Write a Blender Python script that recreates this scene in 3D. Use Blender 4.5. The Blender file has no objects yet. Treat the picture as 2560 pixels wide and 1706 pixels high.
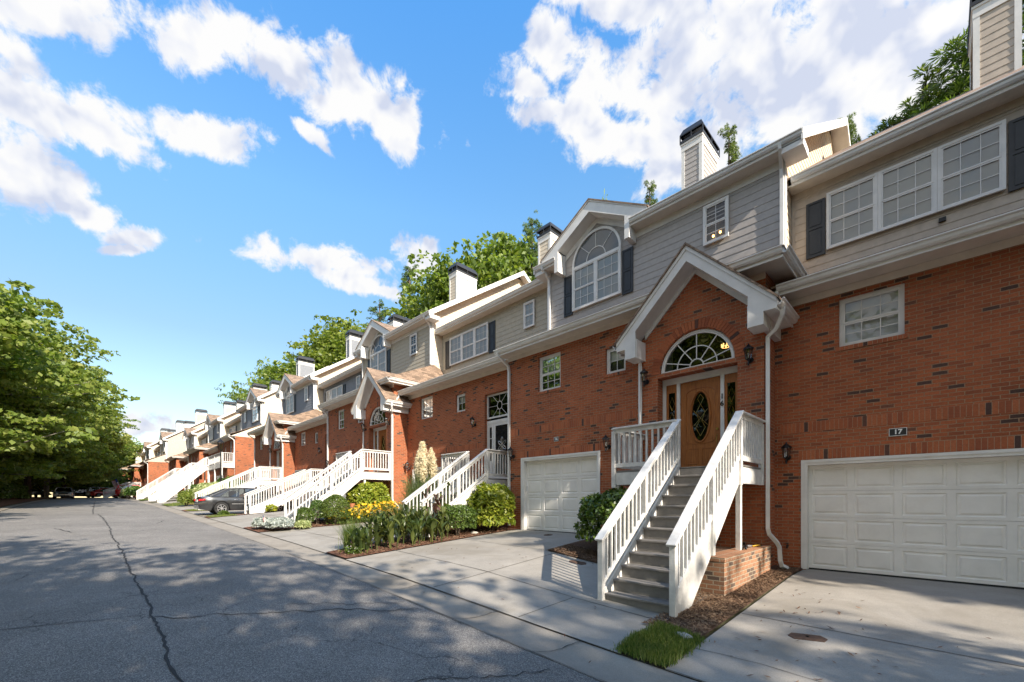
import bpy, bmesh, math, random
import numpy as np
from mathutils import Vector, Matrix, geometry
S = bpy.context.scene
COL = S.collection
rad = math.radians

# ---------------------------------------------------------------- camera
EYE = 1.6
cam_d = bpy.data.cameras.new("camera")
cam = bpy.data.objects.new("camera", cam_d)
COL.objects.link(cam)
cam.location = (0, 0, EYE)
cam.rotation_euler = (rad(90), 0, rad(45.2))
cam_d.sensor_width = 36
cam_d.lens = 36 * 1062.5 / 2560
cam_d.shift_y = (1250 - 853) / 2560
cam_d.clip_start = 0.05
cam_d.clip_end = 2000
S.camera = cam

# ---------------------------------------------------------------- sky, sun
SUN_EL, SUN_AZ = 33.0, 8.5           # elevation; degrees from +X towards -Y
sd = Vector((math.cos(rad(SUN_AZ)) * math.cos(rad(SUN_EL)), -math.sin(rad(SUN_AZ)) * math.cos(rad(SUN_EL)), math.sin(rad(SUN_EL))))
sun_d = bpy.data.lights.new("sun", 'SUN')
sun_d.energy = 5.0
sun_d.angle = rad(0.55)
sun_d.color = (1.0, 0.90, 0.76)
sun = bpy.data.objects.new("sun", sun_d)
COL.objects.link(sun)
sun.rotation_euler = sd.to_track_quat('Z', 'Y').to_euler()
S.view_settings.view_transform = 'Standard'
S.view_settings.look = 'None'
S.view_settings.exposure = 0.90
S.view_settings.gamma = 1
try:
    S.cycles.use_denoising = True
    S.cycles.max_bounces = 6
    S.cycles.transparent_max_bounces = 12
    S.cycles.caustics_reflective = False
    S.cycles.caustics_refractive = False
except Exception:
    pass


def nd(t, kind, **kw):
    n = t.nodes.new(kind)
    for k, v in kw.items():
        if k == 'ins':
            for i, x in v.items():
                if isinstance(x, bpy.types.NodeSocket):
                    t.links.new(x, n.inputs[i])
                else:
                    n.inputs[i].default_value = x
        else:
            setattr(n, k, v)
    return n


def mth(t, op, a, b=0.0, c=None, clamp=False):
    ins = {0: a, 1: b}
    if c is not None:
        ins[2] = c
    n = nd(t, 'ShaderNodeMath', operation=op, ins=ins)
    n.use_clamp = clamp
    return n.outputs[0]


def vmt(t, op, a, b=None):
    ins = {0: a}
    if b is not None:
        ins[1] = b
    return nd(t, 'ShaderNodeVectorMath', operation=op, ins=ins)


def ramp(t, fac, stops, interp='LINEAR'):
    n = t.nodes.new('ShaderNodeValToRGB')
    t.links.new(fac, n.inputs[0])
    cr = n.color_ramp
    cr.interpolation = interp
    while len(cr.elements) < len(stops):
        cr.elements.new(0.5)
    for e, (p, c) in zip(cr.elements, stops):
        e.position = p
        e.color = (c, c, c, 1) if isinstance(c, (int, float)) else (c[0], c[1], c[2], 1)
    return n.outputs[0]


def mixc(t, fac, a, b, mode='MIX'):
    n = t.nodes.new('ShaderNodeMix')
    n.data_type = 'RGBA'
    n.blend_type = mode
    for i, x in ((0, fac), (6, a), (7, b)):
        if isinstance(x, bpy.types.NodeSocket):
            t.links.new(x, n.inputs[i])
        else:
            n.inputs[i].default_value = x if i == 0 else (x[0], x[1], x[2], 1)
    return n.outputs[2]


# (azimuth from -X towards +Y, elevation, radii, tilt) of the clouds in degrees; large unseen ones behind the camera added to whiten the fill light
CLOUDS = [(-3.4,37.4,6.2,1.6,26.4),(-4.2,34.2,2.6,2.7,27.4),(-3.0,32.1,4.4,2.3,5.1),(1.2,31.9,4.6,1.9,8.2),(-3.4,26.9,3.3,3.1,0.4),(-0.7,25.4,2.5,1.4,-1.8),(9.6,34.9,5.7,1.5,20.4),(7.8,40.6,4.0,1.9,12.6),(15.3,42.0,8.1,2.5,-0.6),(25.1,41.8,8.5,2.6,-10.0),(30.6,40.7,3.0,2.7,-31.3),(3.3,24.9,3.9,1.0,12.8),(2.1,23.6,2.5,0.5,18.2),(19.6,27.1,7.9,1.7,4.9),(22.8,26.0,7.0,1.1,-5.6),(28.0,25.2,3.2,0.8,-9),(32.6,28.9,3.5,2.1,4.5),(56.5,49.3,17,1.6,-12.6),(50,46.5,3.1,2.2,-30),(47.5,44.1,2.6,1.0,-7.4),(59.6,42.7,10.9,2.5,-20),(55.5,40.4,11.1,2.5,-17.2),(66.4,37.3,12.5,3.0,-17.1),(73.0,42.5,12.7,4.6,-18.4),(78.9,37.6,14.2,6.2,-21.6),(87.2,37.1,8.5,7.6,-26.0),(19.4,37.7,2.2,0.8,-10.3),(4.2,7.5,2.6,1.3,6.4),(84.1,42.9,9.9,3.2,-24.7),(120,40,16,8,10),(150,30,14,6,0),(200,35,16,8,5),(-60,35,18,7,-8),(-85,34,34,17,0),(-140,40,30,16,10),(-110,60,30,12,0),(170,50,20,12,0)]
W = bpy.data.worlds.new("World")
S.world = W
W.use_nodes = True
t = W.node_tree
t.nodes.clear()
geo = nd(t, 'ShaderNodeTexCoord').outputs['Generated']
sky = nd(t, 'ShaderNodeTexSky', sky_type='NISHITA')
sky.sun_disc = False
sky.sun_elevation = rad(SUN_EL)
sky.sun_rotation = rad(90 + SUN_AZ)
sky.air_density = 1.15
sky.dust_density = 0.35
sky.ozone_density = 1.6
sp = nd(t, 'ShaderNodeSeparateXYZ', ins={0: geo})
az = mth(t, 'MULTIPLY', mth(t, 'ARCTAN2', sp.outputs[1], mth(t, 'MULTIPLY', sp.outputs[0], -1.0)), 57.2958)
el = mth(t, 'MULTIPLY', mth(t, 'ARCSINE', sp.outputs[2]), 57.2958)
elf = mth(t, 'DIVIDE', el, 60.0, clamp=True)
tint = ramp(t, elf, [(0.05, (0.56, 0.52, 0.45)), (0.3, (0.50, 0.54, 0.55)), (0.55, (0.56, 0.80, 0.87)), (0.85, (0.42, 0.87, 1.15))])
skyc = nd(t, 'ShaderNodeHueSaturation', ins={1: 1.0, 2: 3.15, 4: mixc(t, 1.0, sky.outputs[0], tint, 'MULTIPLY')}).outputs[0]
ae = nd(t, 'ShaderNodeCombineXYZ', ins={0: az, 1: el}).outputs[0]
n1 = nd(t, 'ShaderNodeTexNoise', ins={'Vector': geo, 'Scale': 9.0, 'Detail': 6.0, 'Roughness': 0.55})
off = vmt(t, 'MULTIPLY', vmt(t, 'SUBTRACT', n1.outputs['Color'], (0.5, 0.5, 0.5)).outputs[0], (3.4, 2.4, 0)).outputs[0]
aed = vmt(t, 'ADD', ae, off).outputs[0]
best = None
for (a0, e0, ra, re, rot) in CLOUDS:
    s = vmt(t, 'SUBTRACT', aed, (a0, e0, 0)).outputs[0]
    m = nd(t, 'ShaderNodeVectorRotate', rotation_type='Z_AXIS', ins={0: s, 3: rad(-rot)}).outputs[0]
    d = vmt(t, 'LENGTH', vmt(t, 'MULTIPLY', m, (1 / ra, 1 / re, 0)).outputs[0]).outputs['Value']
    best = d if best is None else mth(t, 'MINIMUM', best, d)
def puff(vec):
    a_ = nd(t, 'ShaderNodeTexNoise', ins={'Vector': vec, 'Scale': 15.0, 'Detail': 12.0, 'Roughness': 0.63, 'Distortion': 0.25})
    return a_.outputs[0]
n2 = puff(geo)
def soft(vec):
    return nd(t, 'ShaderNodeTexNoise', ins={'Vector': vec, 'Scale': 11.0, 'Detail': 3.5, 'Roughness': 0.5, 'Distortion': 0.25}).outputs[0]
n2a = soft(geo)
n2s = soft(vmt(t, 'ADD', geo, (0.012, -0.008, 0.022)).outputs[0])
n3 = nd(t, 'ShaderNodeTexNoise', ins={'Vector': geo, 'Scale': 5.0, 'Detail': 6.0, 'Roughness': 0.55})
v = mth(t, 'ADD', mth(t, 'SUBTRACT', 1.09, best), mth(t, 'MULTIPLY', mth(t, 'SUBTRACT', n2, 0.5), 3.4))
mask = nd(t, 'ShaderNodeMapRange', interpolation_type='SMOOTHSTEP', ins={0: v, 1: -0.16, 2: 0.46, 3: 0.0, 4: 1.0}).outputs[0]
relief = mth(t, 'MULTIPLY', mth(t, 'SUBTRACT', n2a, n2s), 2.4)
shade = mth(t, 'ADD', mth(t, 'ADD', mth(t, 'MULTIPLY', n3.outputs[0], 0.9), relief), mth(t, 'MULTIPLY', v, -0.10))
ccol = ramp(t, shade, [(0.10, (0.66, 0.72, 0.88)), (0.34, (0.90, 0.92, 0.98)), (0.52, (1.0, 1.0, 1.0))])
b1 = nd(t, 'ShaderNodeBackground', ins={0: skyc, 1: 0.061})
b2 = nd(t, 'ShaderNodeBackground', ins={0: ccol, 1: 0.53})
mx = nd(t, 'ShaderNodeMixShader', ins={0: mask, 1: b1.outputs[0], 2: b2.outputs[0]})
# warm glow added round the unseen sun to brighten the fill light
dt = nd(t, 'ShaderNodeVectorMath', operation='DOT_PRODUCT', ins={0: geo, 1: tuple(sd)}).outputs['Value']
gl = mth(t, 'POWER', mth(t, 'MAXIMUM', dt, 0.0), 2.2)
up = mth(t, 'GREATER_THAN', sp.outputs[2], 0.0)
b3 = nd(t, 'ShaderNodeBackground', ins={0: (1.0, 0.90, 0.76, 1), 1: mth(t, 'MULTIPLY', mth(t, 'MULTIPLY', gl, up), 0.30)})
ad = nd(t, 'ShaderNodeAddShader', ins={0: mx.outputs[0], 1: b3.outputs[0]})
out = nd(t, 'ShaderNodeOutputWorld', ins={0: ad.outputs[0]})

# ---------------------------------------------------------------- materials
MATS = {}


def newmat(name):
    m = bpy.data.materials.new(name)
    m.use_nodes = True
    t = m.node_tree
    b = t.nodes['Principled BSDF']
    MATS[name] = m
    return m, t, b


def plain(name, col, rough=0.5, noise=0.08, scale=6.0, metal=0.0, bump=0.0, bscale=60.0, dirt=0.0):
    m, t, b = newmat(name)
    co = nd(t, 'ShaderNodeTexCoord').outputs['Object']
    n = nd(t, 'ShaderNodeTexNoise', ins={'Vector': co, 'Scale': scale, 'Detail': 6.0, 'Roughness': 0.6})
    f = ramp(t, n.outputs[0], [(0.3, 1 - noise * 1.6), (0.7, 1.0 + noise * 0.4)])
    c = mixc(t, 1.0, col, f, 'MULTIPLY')
    if dirt > 0:
        n4 = nd(t, 'ShaderNodeTexNoise', ins={'Vector': co, 'Scale': 2.3, 'Detail': 9.0, 'Roughness': 0.75})
        c = mixc(t, mth(t, 'MULTIPLY', ramp(t, n4.outputs[0], [(0.5, 0.0), (0.72, 1.0)]), dirt), c, (col[0] * .55, col[1] * .5, col[2] * .43))
    t.links.new(c, b.inputs['Base Color'])
    b.inputs['Roughness'].default_value = rough
    b.inputs['Metallic'].default_value = metal
    if bump > 0:
        n5 = nd(t, 'ShaderNodeTexNoise', ins={'Vector': co, 'Scale': bscale, 'Detail': 5.0, 'Roughness': 0.6})
        bp = nd(t, 'ShaderNodeBump', ins={'Strength': bump, 'Distance': 0.01, 'Height': n5.outputs[0]})
        t.links.new(bp.outputs[0], b.inputs['Normal'])
    return m


def facing_uv(t, zs=1.0):
    """object coordinates laid on the face: (x or y, z)"""
    co = nd(t, 'ShaderNodeTexCoord')
    s = nd(t, 'ShaderNodeSeparateXYZ', ins={0: co.outputs['Object']})
    ns = nd(t, 'ShaderNodeSeparateXYZ', ins={0: co.outputs['Normal']})
    g = mth(t, 'GREATER_THAN', mth(t, 'ABSOLUTE', ns.outputs[0]), mth(t, 'ABSOLUTE', ns.outputs[1]))
    u = mth(t, 'ADD', mth(t, 'MULTIPLY', s.outputs[0], mth(t, 'SUBTRACT', 1.0, g)), mth(t, 'MULTIPLY', s.outputs[1], g))
    z = mth(t, 'MULTIPLY', s.outputs[2], zs)
    return nd(t, 'ShaderNodeCombineXYZ', ins={0: u, 1: z}).outputs[0], co.outputs['Object']


def brick_mat(name, bw, bh, offset=0.5, c1=(0.47, 0.118, 0.040), c2=(0.32, 0.072, 0.028), dark=(0.075, 0.036, 0.028), mortar=(0.46, 0.30, 0.19), darkp=0.94, ms=0.006):
    m, t, b = newmat(name)
    uv, co = facing_uv(t)
    wob = nd(t, 'ShaderNodeTexNoise', ins={'Vector': co, 'Scale': 9.0, 'Detail': 3.0})
    uvw = vmt(t, 'ADD', uv, vmt(t, 'MULTIPLY', vmt(t, 'SUBTRACT', wob.outputs['Color'], (0.5, 0.5, 0.5)).outputs[0], (0.012, 0.012, 0)).outputs[0]).outputs[0]
    br = nd(t, 'ShaderNodeTexBrick', offset=offset, offset_frequency=2, squash=1.0, ins={'Vector': uvw, 'Color1': (0, 0, 0, 1), 'Color2': (1, 1, 1, 1), 'Mortar': (0.5, 0.5, 0.5, 1), 'Scale': 1.0, 'Mortar Size': ms, 'Mortar Smooth': 0.25, 'Bias': 0.0, 'Brick Width': bw, 'Row Height': bh})
    rnd = br.outputs['Color']
    colr = ramp(t, rnd, [(0.0, c2), (0.4, c1), (0.75, (c1[0] * .86, c1[1] * .82, c1[2] * .8)), (darkp - .02, (c1[0] * 1.1, c1[1] * 1.15, c1[2] * 1.2)), (darkp, dark)])
    big = nd(t, 'ShaderNodeTexNoise', ins={'Vector': co, 'Scale': 0.55, 'Detail': 4.0})
    fine = nd(t, 'ShaderNodeTexNoise', ins={'Vector': co, 'Scale': 55.0, 'Detail': 4.0, 'Roughness': 0.7})
    f = mth(t, 'MULTIPLY', ramp(t, big.outputs[0], [(0.35, 0.80), (0.65, 1.10)]), ramp(t, fine.outputs[0], [(0.3, 0.72), (0.7, 1.18)]))
    colr = mixc(t, 1.0, colr, f, 'MULTIPLY')
    mo = mixc(t, 1.0, mortar, ramp(t, fine.outputs[0], [(0.3, 0.6), (0.7, 1.1)]), 'MULTIPLY')
    c = mixc(t, br.outputs['Fac'], colr, mo)
    t.links.new(c, b.inputs['Base Color'])
    b.inputs['Roughness'].default_value = 0.88
    h = mth(t, 'ADD', mth(t, 'MULTIPLY', mth(t, 'SUBTRACT', 1.0, br.outputs['Fac']), 1.0), mth(t, 'MULTIPLY', fine.outputs[0], 0.35))
    bp = nd(t, 'ShaderNodeBump', ins={'Strength': 0.9, 'Distance': 0.012, 'Height': h})
    t.links.new(bp.outputs[0], b.inputs['Normal'])
    return m


brick_mat('brick', 0.200, 0.068, c1=(0.43, 0.118, 0.043), c2=(0.28, 0.074, 0.030), dark=(0.085, 0.044, 0.033), darkp=0.945, ms=0.0065, mortar=(0.44, 0.285, 0.175))
brick_mat('soldier_brick', 0.0725, 0.205, offset=0.0, darkp=0.965)
brick_mat('planter_brick', 0.205, 0.0725, c1=(0.40, 0.20, 0.11), c2=(0.25, 0.13, 0.08), darkp=0.86, dark=(0.13, 0.09, 0.07), mortar=(0.46, 0.38, 0.28), ms=0.009)


def shingle_mat(name, base):
    m, t, b = newmat(name)
    uv, co = facing_uv(t, 2.0)
    br = nd(t, 'ShaderNodeTexBrick', offset=0.37, ins={'Vector': uv, 'Color1': (0, 0, 0, 1), 'Color2': (1, 1, 1, 1), 'Mortar': (0, 0, 0, 1), 'Scale': 1.0, 'Mortar Size': 0.008, 'Mortar Smooth': 0.3, 'Brick Width': 0.24, 'Row Height': 0.15})
    c = ramp(t, br.outputs['Color'], [(0.0, [x * .6 for x in base]), (0.5, base), (1.0, [x * 1.35 for x in base])])
    fine = nd(t, 'ShaderNodeTexNoise', ins={'Vector': co, 'Scale': 90.0, 'Detail': 3.0})
    c = mixc(t, 1.0, c, ramp(t, fine.outputs[0], [(0.3, 0.7), (0.7, 1.2)]), 'MULTIPLY')
    t.links.new(c, b.inputs['Base Color'])
    b.inputs['Roughness'].default_value = 0.95
    h = mth(t, 'SUBTRACT', 1.0, br.outputs['Fac'])
    bp = nd(t, 'ShaderNodeBump', ins={'Strength': 0.6, 'Distance': 0.01, 'Height': h})
    t.links.new(bp.outputs[0], b.inputs['Normal'])


shingle_mat('shingle', (0.25, 0.175, 0.125))
plain('white_trim', (0.76, 0.745, 0.72), 0.55, 0.08, 3.0, bump=0.08, bscale=30, dirt=0.12)
plain('white_wood', (0.70, 0.685, 0.66), 0.5, 0.14, 7.0, bump=0.45, bscale=28, dirt=0.30)
plain('cream_trim', (0.74, 0.68, 0.60), 0.6, 0.08, 3.0, dirt=0.1)
plain('gutter_white', (0.78, 0.77, 0.75), 0.35, 0.08, 1.5, dirt=0.25)
plain('garage_white', (0.78, 0.76, 0.73), 0.42, 0.07, 2.0, bump=0.16, bscale=110, dirt=0.16)
plain('siding_grey', (0.415, 0.385, 0.365), 0.7, 0.10, 8.0, bump=0.15, bscale=50)
plain('siding_tan', (0.50, 0.425, 0.35), 0.7, 0.10, 8.0, bump=0.15, bscale=50)
plain('siding_beige', (0.46, 0.415, 0.33), 0.7, 0.10, 8.0)
plain('siding_blue', (0.225, 0.24, 0.27), 0.7, 0.10, 8.0)
plain('siding_cream', (0.70, 0.60, 0.47), 0.7, 0.08, 8.0)
plain('shutter_black', (0.025, 0.027, 0.032), 0.5, 0.2, 4.0)
plain('black_metal', (0.03, 0.03, 0.032), 0.4, 0.3, 8.0, metal=0.6)
plain('step_paint', (0.205, 0.190, 0.175), 0.55, 0.16, 7.0, bump=0.3, bscale=40, dirt=0.25)
plain('window_screen', (0.17, 0.18, 0.20), 0.7)
plain('blind', (0.62, 0.615, 0.61), 0.6, 0.04, 3.0)
plain('unlit_room_dark', (0.035, 0.032, 0.03), 0.9, 0.4, 1.0)  # near-black sheet behind the glass, stands for the shade of the unlit room
plain('brass', (0.55, 0.38, 0.12), 0.3, 0.1, 8.0, metal=0.9)
plain('bark', (0.13, 0.095, 0.07), 0.95, 0.4, 5.0, bump=0.8, bscale=14)
plain('pale_bark', (0.30, 0.27, 0.22), 0.95, 0.3, 5.0, bump=0.6, bscale=14)
plain('rubber', (0.02, 0.02, 0.02), 0.8, 0.2)
plain('alloy', (0.55, 0.55, 0.56), 0.3, 0.1, metal=0.7)
plain('rust_iron', (0.10, 0.055, 0.035), 0.85, 0.3, 12.0, bump=0.5, bscale=60)
plain('terracotta', (0.45, 0.17, 0.08), 0.8, 0.2)
plain('plume', (0.80, 0.70, 0.48), 0.9, 0.1)
plain('yellow_plastic', (0.75, 0.42, 0.02), 0.5, 0.1)
plain('storm_door_dark', (0.022, 0.020, 0.022), 0.15, 0.2)
plain('number_white', (0.85, 0.85, 0.82), 0.5, 0.02)
plain('number_black', (0.015, 0.015, 0.015), 0.5, 0.02)
plain('flag_red', (0.50, 0.03, 0.04), 0.8, 0.1)
plain('flag_white', (0.75, 0.73, 0.70), 0.8, 0.1)
plain('flag_blue', (0.03, 0.05, 0.20), 0.8, 0.1)
plain('mortar', (0.46, 0.32, 0.21), 0.95, 0.25, 20)
plain('stone', (0.42, 0.39, 0.35), 0.9, 0.2, 9, bump=0.4)


def wood_mat():
    m, t, b = newmat('oak_door')
    co = nd(t, 'ShaderNodeTexCoord').outputs['Object']
    s = vmt(t, 'MULTIPLY', co, (22.0, 22.0, 1.8)).outputs[0]
    n = nd(t, 'ShaderNodeTexNoise', ins={'Vector': s, 'Scale': 2.2, 'Detail': 7.0, 'Roughness': 0.65, 'Distortion': 0.6})
    c = ramp(t, n.outputs[0], [(0.3, (0.19, 0.062, 0.015)), (0.5, (0.34, 0.115, 0.028)), (0.7, (0.44, 0.165, 0.045))])
    t.links.new(c, b.inputs['Base Color'])
    b.inputs['Roughness'].default_value = 0.38
    bp = nd(t, 'ShaderNodeBump', ins={'Strength': 0.15, 'Distance': 0.003, 'Height': n.outputs[0]})
    t.links.new(bp.outputs[0], b.inputs['Normal'])


wood_mat()


def glass_mat(name, refl=0.16, tint=(0.90, 0.93, 0.93), rough=0.0, wavy=0.05):
    m, t, b = newmat(name)
    t.nodes.remove(b)
    o = t.nodes['Material Output']
    co = nd(t, 'ShaderNodeTexCoord').outputs['Object']
    n = nd(t, 'ShaderNodeTexNoise', ins={'Vector': co, 'Scale': 2.2, 'Detail': 1.0})
    bp = nd(t, 'ShaderNodeBump', ins={'Strength': wavy, 'Distance': 0.05, 'Height': n.outputs[0]})
    g = nd(t, 'ShaderNodeBsdfGlossy', ins={0: (1, 1, 1, 1), 'Roughness': rough, 'Normal': bp.outputs[0]})
    tr = nd(t, 'ShaderNodeBsdfTransparent', ins={0: (*tint, 1)})
    fr = nd(t, 'ShaderNodeFresnel', ins={0: 1.5, 1: bp.outputs[0]})
    f = mth(t, 'ADD', mth(t, 'MULTIPLY', fr.outputs[0], 0.85 if refl > .035 and name == 'window_glass' else .6), refl, clamp=True)
    ms = nd(t, 'ShaderNodeMixShader', ins={0: f, 1: tr.outputs[0], 2: g.outputs[0]})
    t.links.new(ms.outputs[0], o.inputs[0])


glass_mat('window_glass', 0.035, wavy=0.02)
glass_mat('dark_glass', 0.04, (0.25, 0.28, 0.30))
glass_mat('car_glass', 0.06, (0.35, 0.38, 0.38))
glass_mat('lantern_glass', 0.12, (0.9, 0.9, 0.88))


def paint(name, col, metal=0.5, rough=0.3):
    m, t, b = newmat(name)
    b.inputs['Base Color'].default_value = (*col, 1)
    b.inputs['Metallic'].default_value = metal
    b.inputs['Roughness'].default_value = rough
    b.inputs['Coat Weight'].default_value = 1.0
    b.inputs['Coat Roughness'].default_value = 0.05
    co = nd(t, 'ShaderNodeTexCoord').outputs['Object']
    n = nd(t, 'ShaderNodeTexNoise', ins={'Vector': co, 'Scale': 3.0, 'Detail': 5.0})
    t.links.new(ramp(t, n.outputs[0], [(0.3, rough - .05), (0.7, rough + .1)]), b.inputs['Roughness'])


paint('paint_charcoal', (0.022, 0.023, 0.026), 0.3)
paint('paint_silver', (0.30, 0.33, 0.37))
paint('paint_red', (0.42, 0.02, 0.02), 0.3)
paint('paint_white', (0.7, 0.7, 0.7), 0.2)
paint('paint_black', (0.02, 0.02, 0.022))
paint('paint_bronze', (0.30, 0.20, 0.14))
paint('tail_red', (0.6, 0.01, 0.01), 0.0, 0.15)
paint('lamp_clear', (0.7, 0.7, 0.7), 0.6, 0.1)
m, t, b = newmat('ember_lamp')
b.inputs['Base Color'].default_value = (0.8, 0.5, 0.2, 1)
b.inputs['Emission Color'].default_value = (1.0, 0.50, 0.15, 1)
b.inputs['Emission Strength'].default_value = 5.0


def leaf_mat(name, c1, c2, c3, trans=0.35, rough=0.5):
    m, t, b = newmat(name)
    o = t.nodes['Material Output']
    g = nd(t, 'ShaderNodeNewGeometry')
    oi = nd(t, 'ShaderNodeObjectInfo')
    co = nd(t, 'ShaderNodeTexCoord').outputs['Object']
    n = nd(t, 'ShaderNodeTexNoise', ins={'Vector': co, 'Scale': 0.6, 'Detail': 3.0})
    f = mth(t, 'ADD', mth(t, 'MULTIPLY', g.outputs['Random Per Island'], 0.6), mth(t, 'MULTIPLY', n.outputs[0], 0.5))
    c = ramp(t, f, [(0.15, c1), (0.5, c2), (0.9, c3)])
    c = nd(t, 'ShaderNodeHueSaturation', ins={0: mth(t, 'ADD', 0.485, mth(t, 'MULTIPLY', oi.outputs['Random'], 0.03)), 4: c}).outputs[0]
    t.links.new(c, b.inputs['Base Color'])
    b.inputs['Roughness'].default_value = rough
    tr = nd(t, 'ShaderNodeBsdfTranslucent', ins={0: mixc(t, 1.0, c, (1.5, 1.6, 0.7), 'MULTIPLY')})
    ms = nd(t, 'ShaderNodeMixShader', ins={0: trans, 1: b.outputs[0], 2: tr.outputs[0]})
    t.links.new(ms.outputs[0], o.inputs[0])


leaf_mat('leaf_tree', (0.07, 0.115, 0.018), (0.14, 0.21, 0.032), (0.27, 0.32, 0.06), 0.42)
leaf_mat('leaf_tree_olive', (0.10, 0.145, 0.026), (0.19, 0.245, 0.045), (0.33, 0.345, 0.085), 0.45)
leaf_mat('leaf_pine', (0.045, 0.08, 0.020), (0.095, 0.15, 0.032), (0.19, 0.24, 0.05), 0.35)
leaf_mat('leaf_box', (0.035, 0.07, 0.012), (0.075, 0.13, 0.022), (0.14, 0.20, 0.035), 0.25, 0.4)
leaf_mat('leaf_laurel', (0.08, 0.13, 0.015), (0.22, 0.28, 0.03), (0.42, 0.42, 0.06), 0.35, 0.35)
leaf_mat('leaf_dark', (0.03, 0.065, 0.012), (0.07, 0.13, 0.02), (0.15, 0.22, 0.035), 0.25, 0.3)
leaf_mat('leaf_canna', (0.03, 0.045, 0.018), (0.065, 0.095, 0.028), (0.20, 0.22, 0.055), 0.35, 0.35)
leaf_mat('leaf_maroon', (0.06, 0.030, 0.028), (0.11, 0.055, 0.045), (0.20, 0.10, 0.08), 0.35, 0.35)
leaf_mat('leaf_silver', (0.14, 0.17, 0.16), (0.30, 0.34, 0.32), (0.55, 0.58, 0.55), 0.15, 0.7)
leaf_mat('leaf_variegated', (0.14, 0.20, 0.06), (0.34, 0.38, 0.16), (0.60, 0.60, 0.34), 0.3)
leaf_mat('grass_blade', (0.06, 0.10, 0.015), (0.12, 0.18, 0.03), (0.30, 0.30, 0.10), 0.35)
leaf_mat('reed_blade', (0.09, 0.13, 0.05), (0.17, 0.22, 0.09), (0.30, 0.32, 0.15), 0.3)
leaf_mat('petal_yellow', (0.75, 0.36, 0.01), (0.85, 0.48, 0.015), (0.9, 0.6, 0.04), 0.3)
leaf_mat('petal_white', (0.6, 0.6, 0.58), (0.75, 0.75, 0.72), (0.85, 0.85, 0.8), 0.3)
leaf_mat('chip', (0.060, 0.030, 0.018), (0.14, 0.072, 0.042), (0.30, 0.19, 0.12), 0.0, 0.95)


def asphalt_mat():
    m, t, b = newmat('asphalt')
    co = nd(t, 'ShaderNodeTexCoord').outputs['Object']
    fine = nd(t, 'ShaderNodeTexVoronoi', ins={'Vector': co, 'Scale': 140.0})
    fn = nd(t, 'ShaderNodeTexNoise', ins={'Vector': co, 'Scale': 160.0, 'Detail': 4.0, 'Roughness': 0.8})
    mid = nd(t, 'ShaderNodeTexNoise', ins={'Vector': co, 'Scale': 1.1, 'Detail': 8.0, 'Roughness': 0.65})
    big = nd(t, 'ShaderNodeTexNoise', ins={'Vector': co, 'Scale': 0.18, 'Detail': 4.0})
    sg = nd(t, 'ShaderNodeSeparateColor', ins={0: fine.outputs['Color']})
    f = mth(t, 'ADD', mth(t, 'MULTIPLY', sg.outputs[0], 0.55), mth(t, 'MULTIPLY', fn.outputs[0], 0.5))
    c = ramp(t, f, [(0.2, (0.070, 0.067, 0.064)), (0.55, (0.165, 0.155, 0.145)), (0.85, (0.40, 0.375, 0.345))])
    k = mth(t, 'MULTIPLY', ramp(t, mid.outputs[0], [(0.3, 0.82), (0.7, 1.12)]), ramp(t, big.outputs[0], [(0.35, 0.88), (0.65, 1.1)]))
    c = mixc(t, 1.0, c, k, 'MULTIPLY')
    # hairline alligator cracks, only in patches
    wv = nd(t, 'ShaderNodeTexNoise', ins={'Vector': co, 'Scale': 2.0, 'Detail': 5.0})
    cw = vmt(t, 'ADD', co, vmt(t, 'MULTIPLY', wv.outputs['Color'], (0.7, 0.7, 0)).outputs[0]).outputs[0]
    vr = nd(t, 'ShaderNodeTexVoronoi', feature='DISTANCE_TO_EDGE', ins={'Vector': cw, 'Scale': 1.3})
    line = ramp(t, vr.outputs['Distance'], [(0.004, 1.0), (0.012, 0.0)])
    pm = nd(t, 'ShaderNodeTexNoise', ins={'Vector': co, 'Scale': 0.33, 'Detail': 2.0})
    pt = ramp(t, pm.outputs[0], [(0.55, 0.0), (0.60, 1.0)])
    c = mixc(t, mth(t, 'MULTIPLY', mth(t, 'MULTIPLY', line, pt), 0.75), c, (0.045, 0.045, 0.048))
    t.links.new(c, b.inputs['Base Color'])
    b.inputs['Roughness'].default_value = 0.9
    bp = nd(t, 'ShaderNodeBump', ins={'Strength': 0.55, 'Distance': 0.008, 'Height': f})
    t.links.new(bp.outputs[0], b.inputs['Normal'])


asphalt_mat()


def concrete_mat(name, base, spot=0.35):
    m, t, b = newmat(name)
    co = nd(t, 'ShaderNodeTexCoord').outputs['Object']
    fn = nd(t, 'ShaderNodeTexNoise', ins={'Vector': co, 'Scale': 75.0, 'Detail': 5.0, 'Roughness': 0.75})
    mid = nd(t, 'ShaderNodeTexNoise', ins={'Vector': co, 'Scale': 1.6, 'Detail': 9.0, 'Roughness': 0.68})
    st = nd(t, 'ShaderNodeTexNoise', ins={'Vector': co, 'Scale': 0.55, 'Detail': 6.0, 'Roughness': 0.6, 'Distortion': 0.8})
    k = mth(t, 'MULTIPLY', ramp(t, fn.outputs[0], [(0.28, 0.72), (0.7, 1.12)]), ramp(t, mid.outputs[0], [(0.3, 0.80), (0.7, 1.08)]))
    c = mixc(t, 1.0, base, k, 'MULTIPLY')
    c = mixc(t, mth(t, 'MULTIPLY', ramp(t, st.outputs[0], [(0.50, 0.0), (0.66, 1.0)]), spot), c, (base[0] * .55, base[1] * .52, base[2] * .46))
    t.links.new(c, b.inputs['Base Color'])
    b.inputs['Roughness'].default_value = 0.88
    bp = nd(t, 'ShaderNodeBump', ins={'Strength': 0.3, 'Distance': 0.005, 'Height': fn.outputs[0]})
    t.links.new(bp.outputs[0], b.inputs['Normal'])


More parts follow.
